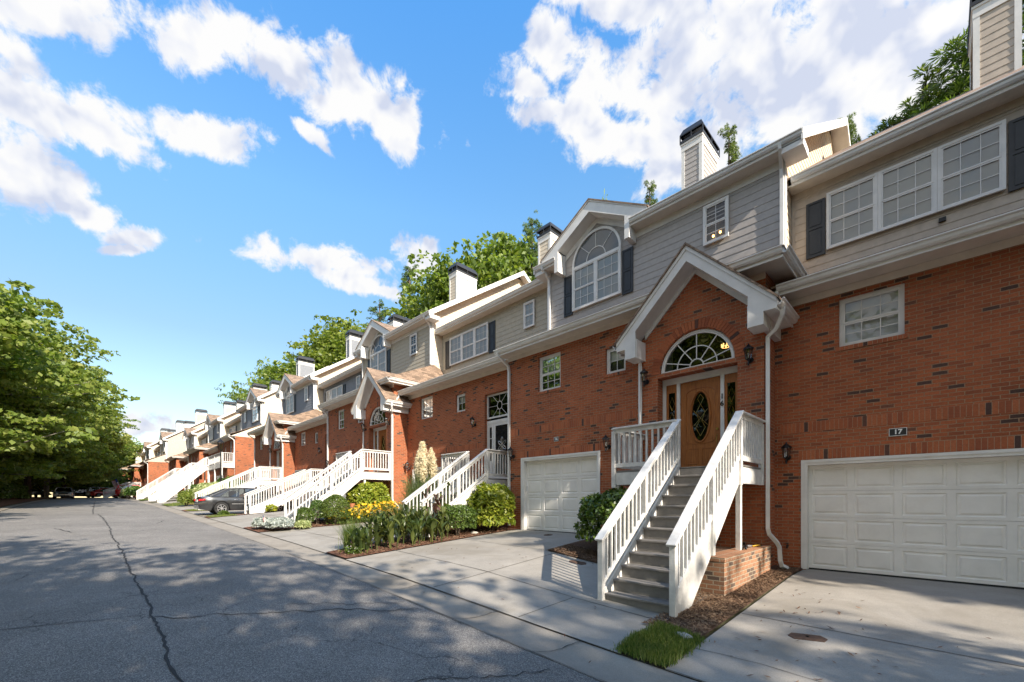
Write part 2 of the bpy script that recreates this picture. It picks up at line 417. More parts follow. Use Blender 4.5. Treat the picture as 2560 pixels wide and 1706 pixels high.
concrete_mat('concrete', (0.345, 0.318, 0.280), 0.6)
concrete_mat('kerb_concrete', (0.32, 0.285, 0.24), 0.6)
concrete_mat('joint_dark', (0.06, 0.05, 0.042))
concrete_mat('tar', (0.035, 0.034, 0.035))


def soil_mat(name, a, bb, cc, sc=38.0):
    m, t, b = newmat(name)
    co = nd(t, 'ShaderNodeTexCoord').outputs['Object']
    v = nd(t, 'ShaderNodeTexNoise', ins={'Vector': co, 'Scale': sc, 'Detail': 6.0, 'Roughness': 0.75, 'Distortion': 1.0})
    c = ramp(t, v.outputs[0], [(0.3, a), (0.5, bb), (0.72, cc)])
    t.links.new(c, b.inputs['Base Color'])
    b.inputs['Roughness'].default_value = 0.97
    bp = nd(t, 'ShaderNodeBump', ins={'Strength': 1.0, 'Distance': 0.03, 'Height': v.outputs[0]})
    t.links.new(bp.outputs[0], b.inputs['Normal'])


soil_mat('mulch', (0.035, 0.018, 0.011), (0.11, 0.055, 0.032), (0.24, 0.14, 0.085))
soil_mat('red_mulch', (0.07, 0.025, 0.015), (0.16, 0.065, 0.035), (0.28, 0.14, 0.09))
soil_mat('soil_ground', (0.05, 0.055, 0.022), (0.09, 0.085, 0.04), (0.15, 0.12, 0.07), 6.0)
soil_mat('turf', (0.035, 0.06, 0.012), (0.075, 0.13, 0.025), (0.14, 0.20, 0.05), 30.0)


# ---------------------------------------------------------------- mesh helpers
class MB:
    def __init__(s):
        s.v, s.f = [], []

    def add(s, vs, fs):
        o = len(s.v)
        s.v.extend([tuple(p) for p in vs])
        s.f.extend([tuple(o + i for i in f) for f in fs])

    def box(s, x0, x1, y0, y1, z0, z1):
        x0, x1 = min(x0, x1), max(x0, x1); y0, y1 = min(y0, y1), max(y0, y1); z0, z1 = min(z0, z1), max(z0, z1)
        s.add([(x0, y0, z0), (x1, y0, z0), (x1, y1, z0), (x0, y1, z0), (x0, y0, z1), (x1, y0, z1), (x1, y1, z1), (x0, y1, z1)],
              [(0, 3, 2, 1), (4, 5, 6, 7), (0, 1, 5, 4), (1, 2, 6, 5), (2, 3, 7, 6), (3, 0, 4, 7)])

    def quad(s, a, b, c, d):
        s.add([a, b, c, d], [(0, 1, 2, 3)])

    def beam(s, p0, p1, w, h, up=(0, 0, 1), ztop=False):
        """box from p0 to p1; w across, h along 'up' (kept plumb at the ends when ztop)"""
        p0, p1 = Vector(p0), Vector(p1)
        d = (p1 - p0).normalized()
        u = Vector(up)
        sd_ = d.cross(u).normalized() * (w / 2)
        uu = u * (h / 2) if ztop else sd_.cross(d).normalized() * (h / 2)
        r = []
        for p in (p0, p1):
            r += [p - sd_ - uu, p + sd_ - uu, p + sd_ + uu, p - sd_ + uu]
        s.add(r, [(3, 2, 1, 0), (4, 5, 6, 7), (0, 1, 5, 4), (1, 2, 6, 5), (2, 3, 7, 6), (3, 0, 4, 7)])

    def tube(s, pts, r, n=8, cap=True, sq=1.0, rot=0.0):
        pts = [Vector(p) for p in pts]
        rr = r if isinstance(r, (list, tuple)) else [r] * len(pts)
        o = len(s.v)
        prev = None
        for i, p in enumerate(pts):
            if i == 0: d = pts[1] - pts[0]
            elif i == len(pts) - 1: d = pts[-1] - pts[-2]
            else: d = (pts[i + 1] - p).normalized() + (p - pts[i - 1]).normalized()
            d = d.normalized()
            if prev is None:
                a = Vector((1, 0, 0)) if abs(d.x) < 0.9 else Vector((0, 1, 0))
            else:
                a = prev
            a = (a - d * a.dot(d)).normalized()
            prev = a
            b = d.cross(a)
            for k in range(n):
                th = 2 * math.pi * k / n + rot
                s.v.append(tuple(p + a * math.cos(th) * rr[i] + b * math.sin(th) * rr[i] * sq))
        for i in range(len(pts) - 1):
            for k in range(n):
                k2 = (k + 1) % n
                s.f.append((o + i * n + k, o + i * n + k2, o + (i + 1) * n + k2, o + (i + 1) * n + k))
        if cap:
            s.f.append(tuple(o + k for k in range(n))[::-1])
            s.f.append(tuple(o + (len(pts) - 1) * n + k for k in range(n)))

    def prof(s, p0, p1, out, pr, cap=True):
        """extrude profile [(outward, z)] from p0 to p1"""
        p0, p1, out = Vector(p0), Vector(p1), Vector(out)
        n = len(pr)
        vs = []
        for p in (p0, p1):
            for (a, z) in pr:
                vs.append(p + out * a + Vector((0, 0, z)))
        fs = [(i, (i + 1) % n, n + (i + 1) % n, n + i) for i in range(n)]
        if cap:
            fs += [tuple(range(n))[::-1], tuple(range(n, 2 * n))]
        s.add(vs, fs)

    def slab(s, pts, th):
        n = len(pts)
        vs = [Vector(p) for p in pts]
        nn = (vs[1] - vs[0]).cross(vs[2] - vs[0]).normalized()
        if nn.z < 0:
            vs = vs[::-1]; nn = -nn
        lo = [p - Vector((0, 0, th)) for p in vs]
        s.add(vs + lo, [tuple(range(n)), tuple(range(n, 2 * n))[::-1]] + [(i, n + i, n + (i + 1) % n, (i + 1) % n) for i in range(n)])

    def polyxz(s, loops, y0, y1):
        """plate with holes: outline + hole loops in (x,z), from y0 (front) to y1"""
        tri = geometry.tessellate_polygon([[Vector((p[0], p[1], 0)) for p in lp] for lp in loops])
        flat = [p for lp in loops for p in lp]
        n = len(flat)
        s.add([(p[0], y0, p[1]) for p in flat] + [(p[0], y1, p[1]) for p in flat], [])
        o = len(s.v) - 2 * n
        for a, b, c in tri:
            s.f.append((o + a, o + b, o + c)); s.f.append((o + n + c, o + n + b, o + n + a))
        k = 0
        for lp in loops:
            m_ = len(lp)
            for i in range(m_):
                j = (i + 1) % m_
                s.f.append((o + k + i, o + k + j, o + n + k + j, o + n + k + i))
            k += m_

    def build(s, name, mat, parent=None, smooth=False, org=None, mirror=None, bevel=0.0, label=None):
        v = s.v
        if mirror is not None:
            v = [(2 * mirror - p[0], p[1], p[2]) for p in v]
        if org is not None:
            v = [(p[0] - org[0], p[1] - org[1], p[2] - org[2]) for p in v]
        me = bpy.data.meshes.new(name)
        me.from_pydata(v, [], s.f)
        bm = bmesh.new(); bm.from_mesh(me)
        bmesh.ops.recalc_face_normals(bm, faces=bm.faces)
        bm.to_mesh(me); bm.free()
        if smooth:
            me.polygons.foreach_set('use_smooth', [True] * len(me.polygons))
        me.materials.append(MATS[mat])
        o = bpy.data.objects.new(name, me)
        COL.objects.link(o)
        if parent: o.parent = parent
        if bevel > 0:
            md = o.modifiers.new('bevel', 'BEVEL'); md.width = bevel; md.segments = 1; md.limit_method = 'ANGLE'
        if label: o['label'] = label
        return o


def tag(o, label=None, cat=None, group=None, kind=None):
    if label: o['label'] = label
    if cat: o['category'] = cat
    if group: o['group'] = group
    if kind: o['kind'] = kind
    return o


def empty(name, loc=(0, 0, 0), rz=0.0):
    o = bpy.data.objects.new(name, None)
    o.empty_display_size = 0.2
    COL.objects.link(o)
    o.location = loc
    o.rotation_euler = (0, 0, rz)
    return o


def copy_tree(o, parent=None):
    c = o.copy(); COL.objects.link(c); c.parent = parent
    for ch in list(o.children):
        copy_tree(ch, c)
    return c


def npmesh(name, verts, nper, mat, parent=None, smooth=False):
    """verts (F*nper,3) -> polygons of nper vertices each"""
    verts = np.asarray(verts, dtype=np.float32).reshape(-1, 3)
    F = len(verts) // nper
    me = bpy.data.meshes.new(name)
    me.vertices.add(len(verts)); me.vertices.foreach_set('co', verts.ravel())
    me.loops.add(F * nper); me.loops.foreach_set('vertex_index', np.arange(F * nper, dtype=np.int32))
    me.polygons.add(F)
    me.polygons.foreach_set('loop_start', np.arange(0, F * nper, nper, dtype=np.int32))
    me.polygons.foreach_set('loop_total', np.full(F, nper, dtype=np.int32))
    me.update(calc_edges=True)
    me.materials.append(MATS[mat])
    o = bpy.data.objects.new(name, me)
    COL.objects.link(o)
    if parent: o.parent = parent
    return o

# ================================================================ ground shape
def interp(tab, x):
    if x >= tab[0][0]: return tab[0][1]
    for (a, b), (c, d) in zip(tab, tab[1:]):
        if x >= c:
            return b + (d - b) * (a - x) / (a - c)
    return tab[-1][1]


KERB = [(40, -1.2), (8, -.35), (0, -.17), (-2.2, -.10), (-7.3, .17), (-13.5, .39), (-22.3, .62), (-42.6, 1.14), (-60, 1.42), (-80, 1.72), (-110, 1.95), (-200, 2.3), (-400, 2.5)]
BACK = [(40, -.8), (10, .0), (3.2, .13), (-2.3, .13), (-4, .25), (-6.3, .60), (-9.6, .62), (-11, .66), (-12.5, .72), (-17, .72), (-19.5, .95), (-21.5, 1.20), (-24.8, 1.22), (-26.5, 1.0), (-28, .90), (-33, .92), (-35, 1.15), (-37, 1.35), (-40.5, 1.4), (-46, 1.85), (-60, 2.0), (-85, 2.3), (-200, 2.9), (-400, 3)]


def sstep(a, b, x):
    k = min(1, max(0, (x - a) / (b - a)))
    return k * k * (3 - 2 * k)


def gz(x, y):
    k = interp(KERB, x)
    if y <= 3.4:
        crown = 0.05 * (1 - min(1, abs(y - 0.2) / 3.4) ** 2)
        if y < -3.5: crown = -0.02
        return k + crown - .0
    if y <= 4.15:
        s = (y - 3.4) / .75
        return k - 0.055 * math.sin(math.pi * min(1, s * 1.15)) - 0.03 * sstep(.35, 1, s)
    b = interp(BACK, x)
    s = min(1, (y - 4.15) / (9.6 - 4.15))
    return (k - .03) * (1 - s) + b * s


def sheet(name, poly, mat, dz, nu=40, nv=12, zf=gz, wob=0.0, seed=0):
    """poly: corners a,b,c,d (x,y); a-b and d-c are the long sides"""
    a, b, c, d = [Vector((p[0], p[1], 0)) for p in poly]
    rng = random.Random(seed)
    mb = MB()
    vs = []
    for i in range(nu + 1):
        u = i / nu
        p, q = a.lerp(b, u), d.lerp(c, u)
        w0, w1 = rng.uniform(-wob, wob), rng.uniform(-wob, wob)
        for j in range(nv + 1):
            r = p.lerp(q, j / nv)
            y = r.y + (w0 if j == 0 else (w1 if j == nv else 0))
            vs.append((r.x, y, zf(r.x, y) + dz))
    fs = [(i * (nv + 1) + j, (i + 1) * (nv + 1) + j, (i + 1) * (nv + 1) + j + 1, i * (nv + 1) + j + 1) for i in range(nu) for j in range(nv)]
    mb.add(vs, fs)
    o = mb.build(name, mat, smooth=True)
    # face up
    me = o.data
    if me.polygons[0].normal.z < 0:
        me.flip_normals()
    return o


# ground: one sheet to the horizon
def ground_sheet():
    xs = [300, 120, 60, 40, 25] + [15 - i * .5 for i in range(140)] + [-55.5 - i * 2.5 for i in range(30)] + [-140, -180, -240, -400, -700]
    ys = [-500, -200, -80, -40, -20, -12, -8, -6, -5, -4, -3.5, -1.5, .2, 1.8, 3.3, 3.4, 3.5, 3.6, 3.7, 3.8, 3.9, 4.0, 4.1, 4.15] + [4.2 + i * .45 for i in range(13)] + [11, 14, 20, 30, 50, 100, 250, 600]
    vs = [(x, y, gz(x, y) - 0.03 - (0.0 if y < 3.3 else 0.0)) for x in xs for y in ys]
    n = len(ys)
    fs = [(i * n + j, (i + 1) * n + j, (i + 1) * n + j + 1, i * n + j + 1) for i in range(len(xs) - 1) for j in range(n - 1)]
    mb = MB(); mb.add(vs, fs)
    o = mb.build('ground', 'soil_ground', smooth=True)
    tag(o, kind='structure')


ground_sheet()
tag(sheet('road', [(60, 3.42), (-230, 3.42), (-230, -3.5), (60, -3.5)], 'asphalt', 0.0, 1160, 10, wob=0.018, seed=3), kind='structure')
tag(sheet('kerb', [(60, 4.17), (-230, 4.17), (-230, 3.40), (60, 3.40)], 'kerb_concrete', -0.006, 580, 12, wob=0.012, seed=5), kind='structure')
tag(sheet('kerb', [(60, -3.45), (-230, -3.45), (-230, -3.95), (60, -3.95)], 'kerb_concrete', 0.03, 400, 3, wob=0.02, seed=6), kind='structure')
# roadside mulch bank on the left
tag(sheet('mulch_bank', [(40, -3.93), (-200, -3.93), (-200, -9.5), (40, -9.5)], 'red_mulch', 0.02, 300, 8, zf=lambda x, y: gz(x, -3.5) + .04 + .06 * (-3.9 - y) * .3), kind='structure')
tag(sheet('woodland_floor', [(60, -9.4), (-260, -9.4), (-260, -40), (60, -40)], 'red_mulch', 0.02, 100, 8, zf=lambda x, y: gz(x, -3.5) + .15 + .08 * (-9.4 - y) * .3), kind='structure')


def joint(name, p, q, w, dz, mat='joint_dark', wob=0.0, seed=1, n=60, zf=gz):
    p, q = Vector((*p, 0)), Vector((*q, 0))
    rng = random.Random(seed)
    d = (q - p).normalized(); s = Vector((-d.y, d.x, 0))
    vs = []
    off = 0.0
    for i in range(n + 1):
        off = off * .8 + rng.uniform(-wob, wob)
        ww = w * rng.uniform(.7, 1.3) if wob else w
        c = p.lerp(q, i / n) + s * off
        for k in (-1, 1):
            r = c + s * (k * ww / 2)
            vs.append((r.x, r.y, zf(r.x, r.y) + dz))
    mb = MB()
    mb.add(vs, [(2 * i, 2 * i + 1, 2 * i + 3, 2 * i + 2) for i in range(n)])
    o = mb.build(name, mat)
    tag(o, kind='structure')
    return o


joint('road_crack', (4, .62), (-21, .46), 0.027, 0.007, 'tar', 0.020, 4, 260)
joint('road_crack', (-21.3, .50), (-30, .30), 0.03, 0.007, 'tar', 0.03, 5, 70)
joint('road_crack', (-30.1, .1), (-60, .35), 0.04, 0.007, 'tar', 0.03, 6, 120)
joint('road_crack', (-6.7, .5), (-5.2, 3.3), 0.022, 0.007, 'tar', 0.05, 7, 50)
joint('road_crack', (-6.3, 1.9), (-5.6, 3.3), 0.014, 0.008, 'tar', 0.05, 17, 40)
joint('road_crack', (-6.8, .45), (-7.6, -3.4), 0.012, 0.007, 'tar', 0.02, 8, 50)
joint('road_crack', (-10.8, .4), (-11.3, -3.4), 0.012, 0.007, 'tar', 0.02, 9, 50)
joint('road_crack', (-2.7, 3.2), (-3.9, .7), 0.014, 0.007, 'tar', 0.05, 10, 50)
joint('road_crack', (-22, 1.9), (-24, 2.3), 0.04, 0.007, 'tar', 0.03, 11, 12)
joint('road_crack', (-19, -.4), (-21, -.9), 0.04, 0.007, 'tar', 0.03, 12, 12)
# gutter edge: ragged asphalt lip against the concrete
joint('kerb_seam', (6, 3.405), (-60, 3.405), 0.018, 0.009, 'joint_dark', 0.006, 13, 500)
joint('kerb_seam', (6, 4.165), (-60, 4.165), 0.011, 0.012, 'joint_dark', 0.004, 14, 400)
for i, x in enumerate((-.6, -3.15, -4.6, -6.6, -9.1, -12.2, -15.2, -18.2, -21.4)):
    joint('kerb_seam', (x, 3.42), (x + .15, 4.16), 0.012, 0.006, 'joint_dark', 0.012, 20 + i, 14)


def driveway(x0, x1, x0w, x1w, label_seed, yb=10.9, joints=True):
    o = sheet('driveway', [(x0, 4.16), (x0w, yb), (x1w, yb), (x1, 4.16)], 'concrete', 0.008, 28, 22, seed=label_seed)
    tag(o, kind='structure')
    return o


driveway(5.5, -1.98, 5.5, -2.02, 1)
driveway(-2.5, -9.62, -2.7, -9.68, 2)
driveway(-10.78, -16.7, -12.3, -17.3, 3)
driveway(-18.9, -25.6, -19.4, -25.6, 4)
driveway(-26.9, -32.9, -26.9, -32.9, 5)
driveway(-34.5, -41.2, -34.5, -41.2, 6)
for i in range(8):
    x = -46 - i * 11
    driveway(x, x - 6.5, x, x - 6.5, 7 + i)
J = lambda *a, **k: joint('driveway_joint', *a, **k)
J((5.2, 6.55), (-1.98, 6.55), 0.014, 0.013)
J((5.2, 4.9), (-1.97, 4.9), 0.008, 0.013, wob=.02, seed=31)
J((-3.75, 7.55), (-9.65, 7.55), 0.012, 0.013)
J((-2.6, 5.45), (-9.6, 5.45), 0.014, 0.013, wob=.004, seed=32)
J((-6.15, 4.2), (-6.15, 9.95), 0.014, 0.013)
J((-4.1, 4.2), (-4.1, 5.45), 0.012, 0.013)
J((-11.1, 5.3), (-16.8, 5.3), 0.014, 0.013)
J((-11.6, 7.6), (-17.0, 7.6), 0.014, 0.013)
J((-14.8, 4.2), (-14.8, 10.6), 0.014, 0.013)
J((-18.9, 6.2), (-25.6, 6.2), 0.014, 0.013)
J((-26.9, 6.2), (-32.9, 6.2), 0.014, 0.013)

BEDS = [(-2.02, -2.58, 5.2, 10.7), (-2.55, -5.4, 8.0, 10.1), (-4.6, -6.45, 7.5, 9.97), (-16.75, -18.9, 4.18, 8.0), (-17.5, -21, 7.9, 10.8), (-25.6, -26.9, 4.18, 10.8), (-32.9, -34.5, 4.18, 10.8), (-41.2, -46, 5.5, 12)]
for i, (x0, x1, y0, y1) in enumerate(BEDS):
    tag(sheet('mulch_bed', [(x0, y0), (x0, y1), (x1, y1), (x1, y0)], 'mulch' if i < 3 else 'red_mulch', 0.03, 30, 14, seed=i, wob=.03), kind='structure')


tag(sheet('mulch_bed', [(-9.62, 4.18), (-9.66, 10.8), (-12.35, 10.8), (-10.80, 4.18)], 'red_mulch', 0.03, 30, 14, seed=77, wob=.02), kind='structure')


# ================================================================ houses
m, t, b = newmat('arch_brick')
g = nd(t, 'ShaderNodeNewGeometry')
co = nd(t, 'ShaderNodeTexCoord').outputs['Object']
fine = nd(t, 'ShaderNodeTexNoise', ins={'Vector': co, 'Scale': 45.0, 'Detail': 4.0, 'Roughness': 0.7})
c = ramp(t, g.outputs['Random Per Island'], [(0.0, (0.29, 0.080, 0.036)), (0.5, (0.42, 0.122, 0.048)), (0.93, (0.45, 0.14, 0.058)), (0.96, (0.085, 0.044, 0.035))])
c = mixc(t, 1.0, c, ramp(t, fine.outputs[0], [(0.3, 0.7), (0.7, 1.15)]), 'MULTIPLY')
t.links.new(c, b.inputs['Base Color'])
b.inputs['Roughness'].default_value = 0.9
bp = nd(t, 'ShaderNodeBump', ins={'Strength': 0.5, 'Distance': 0.006, 'Height': fine.outputs[0]})
t.links.new(bp.outputs[0], b.inputs['Normal'])


def rect(x0, x1, z0, z1):
    return [(x0, z0), (x1, z0), (x1, z1), (x0, z1)]


def arc(cx, cz, r, a0=0, a1=180, n=24):
    return [(cx + r * math.cos(rad(a0 + (a1 - a0) * i / n)), cz + r * math.sin(rad(a0 + (a1 - a0) * i / n))) for i in range(n + 1)]


def ringxz(mb, cx, cz, r0, r1, y0, y1, a0=0, a1=180, n=28):
    o_, i_ = arc(cx, cz, r1, a0, a1, n), arc(cx, cz, r0, a0, a1, n)
    for k in range(n):
        pts = [i_[k], o_[k], o_[k + 1], i_[k + 1]]
        mb.add([(p[0], y0, p[1]) for p in pts] + [(p[0], y1, p[1]) for p in pts],
               [(0, 1, 2, 3), (7, 6, 5, 4), (0, 3, 7, 4), (1, 5, 6, 2)])


def soldiers(mb, x0, x1, z0, z1, y, proud=0.006, step=0.0725):
    mb.bed = getattr(mb, 'bed', []) + [(x0, x1, z0, z1, y - proud + .003)]
    n = max(1, round((x1 - x0) / step))
    s = (x1 - x0) / n
    for i in range(n):
        mb.box(x0 + i * s + .004, x0 + (i + 1) * s - .004, y - proud, y + .02, z0 + .003, z1 - .003)


def siding(mb, rng, z0, z1, y=None, x=None, sgn=1, step=0.195):
    """lap boards; wall facing -Y (y given) or facing sgn*X (x given); rng(z) -> (a,b)"""
    n = max(1, int(math.ceil((z1 - z0) / step)))
    for i in range(n):
        za, zb = z0 + i * step, min(z1, z0 + (i + 1) * step)
        if zb - za < .004: continue
        a0, a1 = rng(za); b0, b1 = rng(zb)
        if a1 - a0 < .02: continue
        if y is not None:
            mb.quad((a0, y - .012, za), (a1, y - .012, za), (b1, y - .002, zb), (b0, y - .002, zb))
            mb.quad((a0, y - .012, za), (a1, y - .012, za), (a1, y, za), (a0, y, za))
        else:
            o1, o2 = x + sgn * .012, x + sgn * .002
            mb.quad((o1, a0, za), (o1, a1, za), (o2, b1, zb), (o2, b0, zb))
            mb.quad((o1, a0, za), (o1, a1, za), (x, a1, za), (x, a0, za))


GUT = [(0, 0), (0, -.12), (.045, -.12), (.075, -.085), (.085, -.04), (.115, -.02), (.115, 0), (.10, 0), (.10, -.012), (.075, -.03), (.06, -.075), (.04, -.105), (.012, -.105), (.012, 0)]


def soldier_parts(h, f):
    n0 = 0
    for (x0, x1, z0, z1, y) in f.bed:
        n = max(1, round((x1 - x0) / .0725))
        g_ = MB(); g_.v = f.v[n0 * 8:(n0 + n) * 8]; g_.f = [tuple(i - n0 * 8 for i in q) for q in f.f[n0 * 6:(n0 + n) * 6]]
        n0 += n
        so = h.b(g_, 'soldier_course', 'arch_brick')
        m_ = MB(); m_.box(x0, x1, y, y + .01, z0, z1); h.b(m_, 'mortar_bed', 'mortar', so)


class House:
    def __init__(s, name, label, cat, group, org, shift, mirror=None):
        s.org, s.mirror = org, mirror
        ox = org[0] if mirror is None else org[0]
        s.root = empty(name, (ox + shift[0], org[1] + shift[1], org[2] + shift[2]))
        tag(s.root, label, cat, group)

    def b(s, mb, name, mat, parent=None, **k):
        if name in ('rake_board', 'side_siding', 'corner_board', 'upper_soffit', 'vanity_lamp') and mb.v:
            # one object per side
            fx = [sum(mb.v[i][0] for i in f) / len(f) for f in mb.f]
            mid = (min(p[0] for p in mb.v) + max(p[0] for p in mb.v)) / 2
            if name == 'upper_soffit' and min(fx) < -9: mid = -8.15
            r = None
            for side in (0, 1):
                fs = [f for f, x in zip(mb.f, fx) if (x > mid) == bool(side)]
                if not fs: continue
                ids = sorted({i for f in fs for i in f}); mp = {i: j for j, i in enumerate(ids)}
                g_ = MB(); g_.v = [mb.v[i] for i in ids]; g_.f = [tuple(mp[i] for i in f) for f in fs]
                r = g_.build(name, mat, parent or s.root, org=s.org, mirror=s.mirror, **k)
            return r
        return mb.build(name, mat, parent or s.root, org=s.org, mirror=s.mirror, **k)

    def window(s, x0, x1, z0, z1, yf, cols=3, rows=2, double=True, behind='blind', cas=.06, name='window', gap=.05):
        f = MB()
        d = .05
        f.box(x0, x0 + cas, yf, yf + d, z0, z1); f.box(x1 - cas, x1, yf, yf + d, z0, z1)
        f.box(x0 + cas, x1 - cas, yf, yf + d, z0, z0 + cas * .8); f.box(x0 + cas, x1 - cas, yf, yf + d, z1 - cas, z1)
        a0, a1, c0, c1 = x0 + cas, x1 - cas, z0 + cas * .8, z1 - cas
        s.sash(f, a0, a1, c0, c1, yf, cols, rows, double)
        fo = s.b(f, name, 'white_trim')
        g_ = MB(); g_.quad((a0, yf + .036, c0), (a1, yf + .036, c0), (a1, yf + .036, c1), (a0, yf + .036, c1))
        s.b(g_, 'pane', 'window_glass', fo)
        s.behind(fo, a0, a1, c0, c1, yf + gap, behind)
        return fo

    def sash(s, f, a0, a1, c0, c1, yf, cols, rows, double):
        def grid(q0, q1, dy):
            st = .032
            f.box(a0, a0 + st, yf + .012 + dy, yf + .04, q0, q1); f.box(a1 - st, a1, yf + .012 + dy, yf + .04, q0, q1)
            f.box(a0 + st, a1 - st, yf + .012 + dy, yf + .04, q0, q0 + st); f.box(a0 + st, a1 - st, yf + .012 + dy, yf + .04, q1 - st, q1)
            for i in range(1, cols):
                x = a0 + (a1 - a0) * i / cols
                f.box(x - .0075, x + .0075, yf + .024, yf + .034, q0 + st, q1 - st)
            for j in range(1, rows):
                z = q0 + (q1 - q0) * j / rows
                f.box(a0 + st, a1 - st, yf + .025, yf + .033, z - .0075, z + .0075)
        if double:
            mzz = (c0 + c1) / 2
            grid(mzz - .012, c1, 0); grid(c0, mzz - .012, .008)
        else:
            grid(c0, c1, 0)

    def behind(s, fo, a0, a1, c0, c1, y, kind):
        q = MB()
        if kind == 'blind':
            n = int((c1 - c0) / .05)
            for i in range(n):
                z = c0 + (c1 - c0) * i / n
                q.quad((a0, y + .014, z), (a1, y + .014, z), (a1, y, z + (c1 - c0) / n * .96), (a0, y, z + (c1 - c0) / n * .96))
            s.b(q, 'blind', 'blind', fo)
        elif kind == 'half':
            zm = c0 + (c1 - c0) * .55
            n = int((c1 - zm) / .05)
            for i in range(n):
                z = zm + (c1 - zm) * i / n
                q.quad((a0, y + .014, z), (a1, y + .014, z), (a1, y, z + .047), (a0, y, z + .047))
            s.b(q, 'blind', 'blind', fo)
            r = MB(); r.quad((a0, y + .05, c0), (a1, y + .05, c0), (a1, y + .05, c1), (a0, y + .05, c1)); s.b(r, 'dark_room_backing', 'unlit_room_dark', fo)
        else:
            q.quad((a0, y + .04, c0), (a1, y + .04, c0), (a1, y + .04, c1), (a0, y + .04, c1)); s.b(q, 'dark_room_backing', 'unlit_room_dark', fo)

    def shutter(s, x0, x1, z0, z1, yw):
        f = MB(); y0 = yw - .05
        f.box(x0, x1, y0 + .015, yw - .014, z0, z1)
        fr = .055
        zm = z0 + (z1 - z0) * .52
        f.box(x0, x0 + fr, y0, y0 + .015, z0, z1); f.box(x1 - fr, x1, y0, y0 + .015, z0, z1)
        for za, zb in ((z0, z0 + fr), (zm - fr / 2, zm + fr / 2), (z1 - fr, z1)):
            f.box(x0 + fr, x1 - fr, y0, y0 + .015, za, zb)
        for za, zb in ((z0 + fr + .03, zm - fr / 2 - .03), (zm + fr / 2 + .03, z1 - fr - .03)):
            f.box(x0 + fr + .03, x1 - fr - .03, y0 + .004, y0 + .015, za, zb)
        s.b(f, 'shutter', 'shutter_black')

    def downspout(s, pts, r=.05):
        f = MB()
        f.tube(pts, r, 4, rot=math.pi / 4, sq=1.0)
        z_top = max(p[2] for p in pts)
        s.b(f, 'downspout', 'gutter_white')

    def gutter(s, p0, p1, out, name='gutter'):
        f = MB()
        f.prof(p0, p1, out, GUT)
        # fascia board behind
        o = Vector(out)
        f.prof(Vector(p0) - o * .03, Vector(p1) - o * .03, out, [(0, -.01), (0, -.19), (.028, -.19), (.028, -.01)])
        s.b(f, name, 'gutter_white')

    def lantern(s, x, y, z):
        f = MB()
        f.tube([(x, y - .002, z - .05), (x, y - .03, z - .05)], .06, 10)
        f.tube([(x, y - .03, z - .05), (x, y - .10, z - .13), (x, y - .16, z - .10), (x, y - .16, z - .06)], .012, 6)
        f.tube([(x, y - .16, z - .20), (x, y - .16, z - .16), (x, y - .16, z - .10), (x, y - .16, z - .06)], [.006, .022, .012, .055], 8)
        f.tube([(x, y - .16, z + .14), (x, y - .16, z + .16), (x, y - .16, z + .20), (x, y - .16, z + .235), (x, y - .16, z + .27)], [.105, .10, .055, .018, .006], 8)
        for k in range(6):
            a = k * math.pi / 3
            f.tube([(x + .052 * math.cos(a), y - .16 + .052 * math.sin(a), z - .06), (x + .082 * math.cos(a), y - .16 + .082 * math.sin(a), z + .14)], .006, 4)
        fo = s.b(f, 'wall_lantern', 'black_metal')
        g_ = MB(); g_.tube([(x, y - .16, z - .055), (x, y - .16, z + .135)], [.05, .078], 6, cap=False)
        s.b(g_, 'lantern_glass', 'lantern_glass', fo)
        h_ = MB(); h_.tube([(x, y - .16, z - .03), (x, y - .16, z + .06)], .014, 8)
        s.b(h_, 'bulb', 'blind', fo)

    def garage(s, x0, x1, z0, z1, y, cols, keypad=False):
        """x0..z1 outside of the trim; y wall plane"""
        tr = MB()
        tr.box(x0, x0 + .10, y - .02, y + .20, z0, z1); tr.box(x1 - .10, x1, y - .02, y + .20, z0, z1)
        tr.box(x0 + .10, x1 - .10, y - .018, y + .20, z1 - .10, z1)
        tr.box(x0 - .012, x0 + .045, y - .035, y - .021, z0, z1 + .012); tr.box(x1 - .045, x1 + .012, y - .035, y - .021, z0, z1 + .012)
        tr.box(x0 + .045, x1 - .045, y - .033, y - .019, z1 - .045, z1 + .01)
        s.b(tr, 'garage_door_trim', 'white_trim')
        a0, a1, c0, c1 = x0 + .10, x1 - .10, z0 + .02, z1 - .10
        yd = y + .13
        f = MB(); rows = 4
        H_ = (c1 - c0) / rows
        for j in range(rows):
            za, zb = c0 + j * H_ + .0025, c0 + (j + 1) * H_ - .0025
            wd = (a1 - a0) / cols
            f.quad((a0, yd + .03, zb + .003), (a1, yd + .03, zb + .003), (a1, yd, zb), (a0, yd, zb))
            for i in range(cols):
                xa, xb = a0 + i * wd, a0 + (i + 1) * wd
                lv = [(xa, xb, za, zb, 0), (xa + .055, xb - .055, za + .060, zb - .060, 0), (xa + .070, xb - .070, za + .075, zb - .075, .015), (xa + .095, xb - .095, za + .098, zb - .098, .012), (xa + .118, xb - .118, za + .118, zb - .118, .001)]
                for (p, q) in zip(lv, lv[1:]):
                    P = [(p[0], yd + p[4], p[2]), (p[1], yd + p[4], p[2]), (p[1], yd + p[4], p[3]), (p[0], yd + p[4], p[3])]
                    Q = [(q[0], yd + q[4], q[2]), (q[1], yd + q[4], q[2]), (q[1], yd + q[4], q[3]), (q[0], yd + q[4], q[3])]
                    for k in range(4):
                        f.quad(P[k], P[(k + 1) % 4], Q[(k + 1) % 4], Q[k])
                q = lv[-1]
                f.quad((q[0], yd + q[4], q[2]), (q[1], yd + q[4], q[2]), (q[1], yd + q[4], q[3]), (q[0], yd + q[4], q[3]))
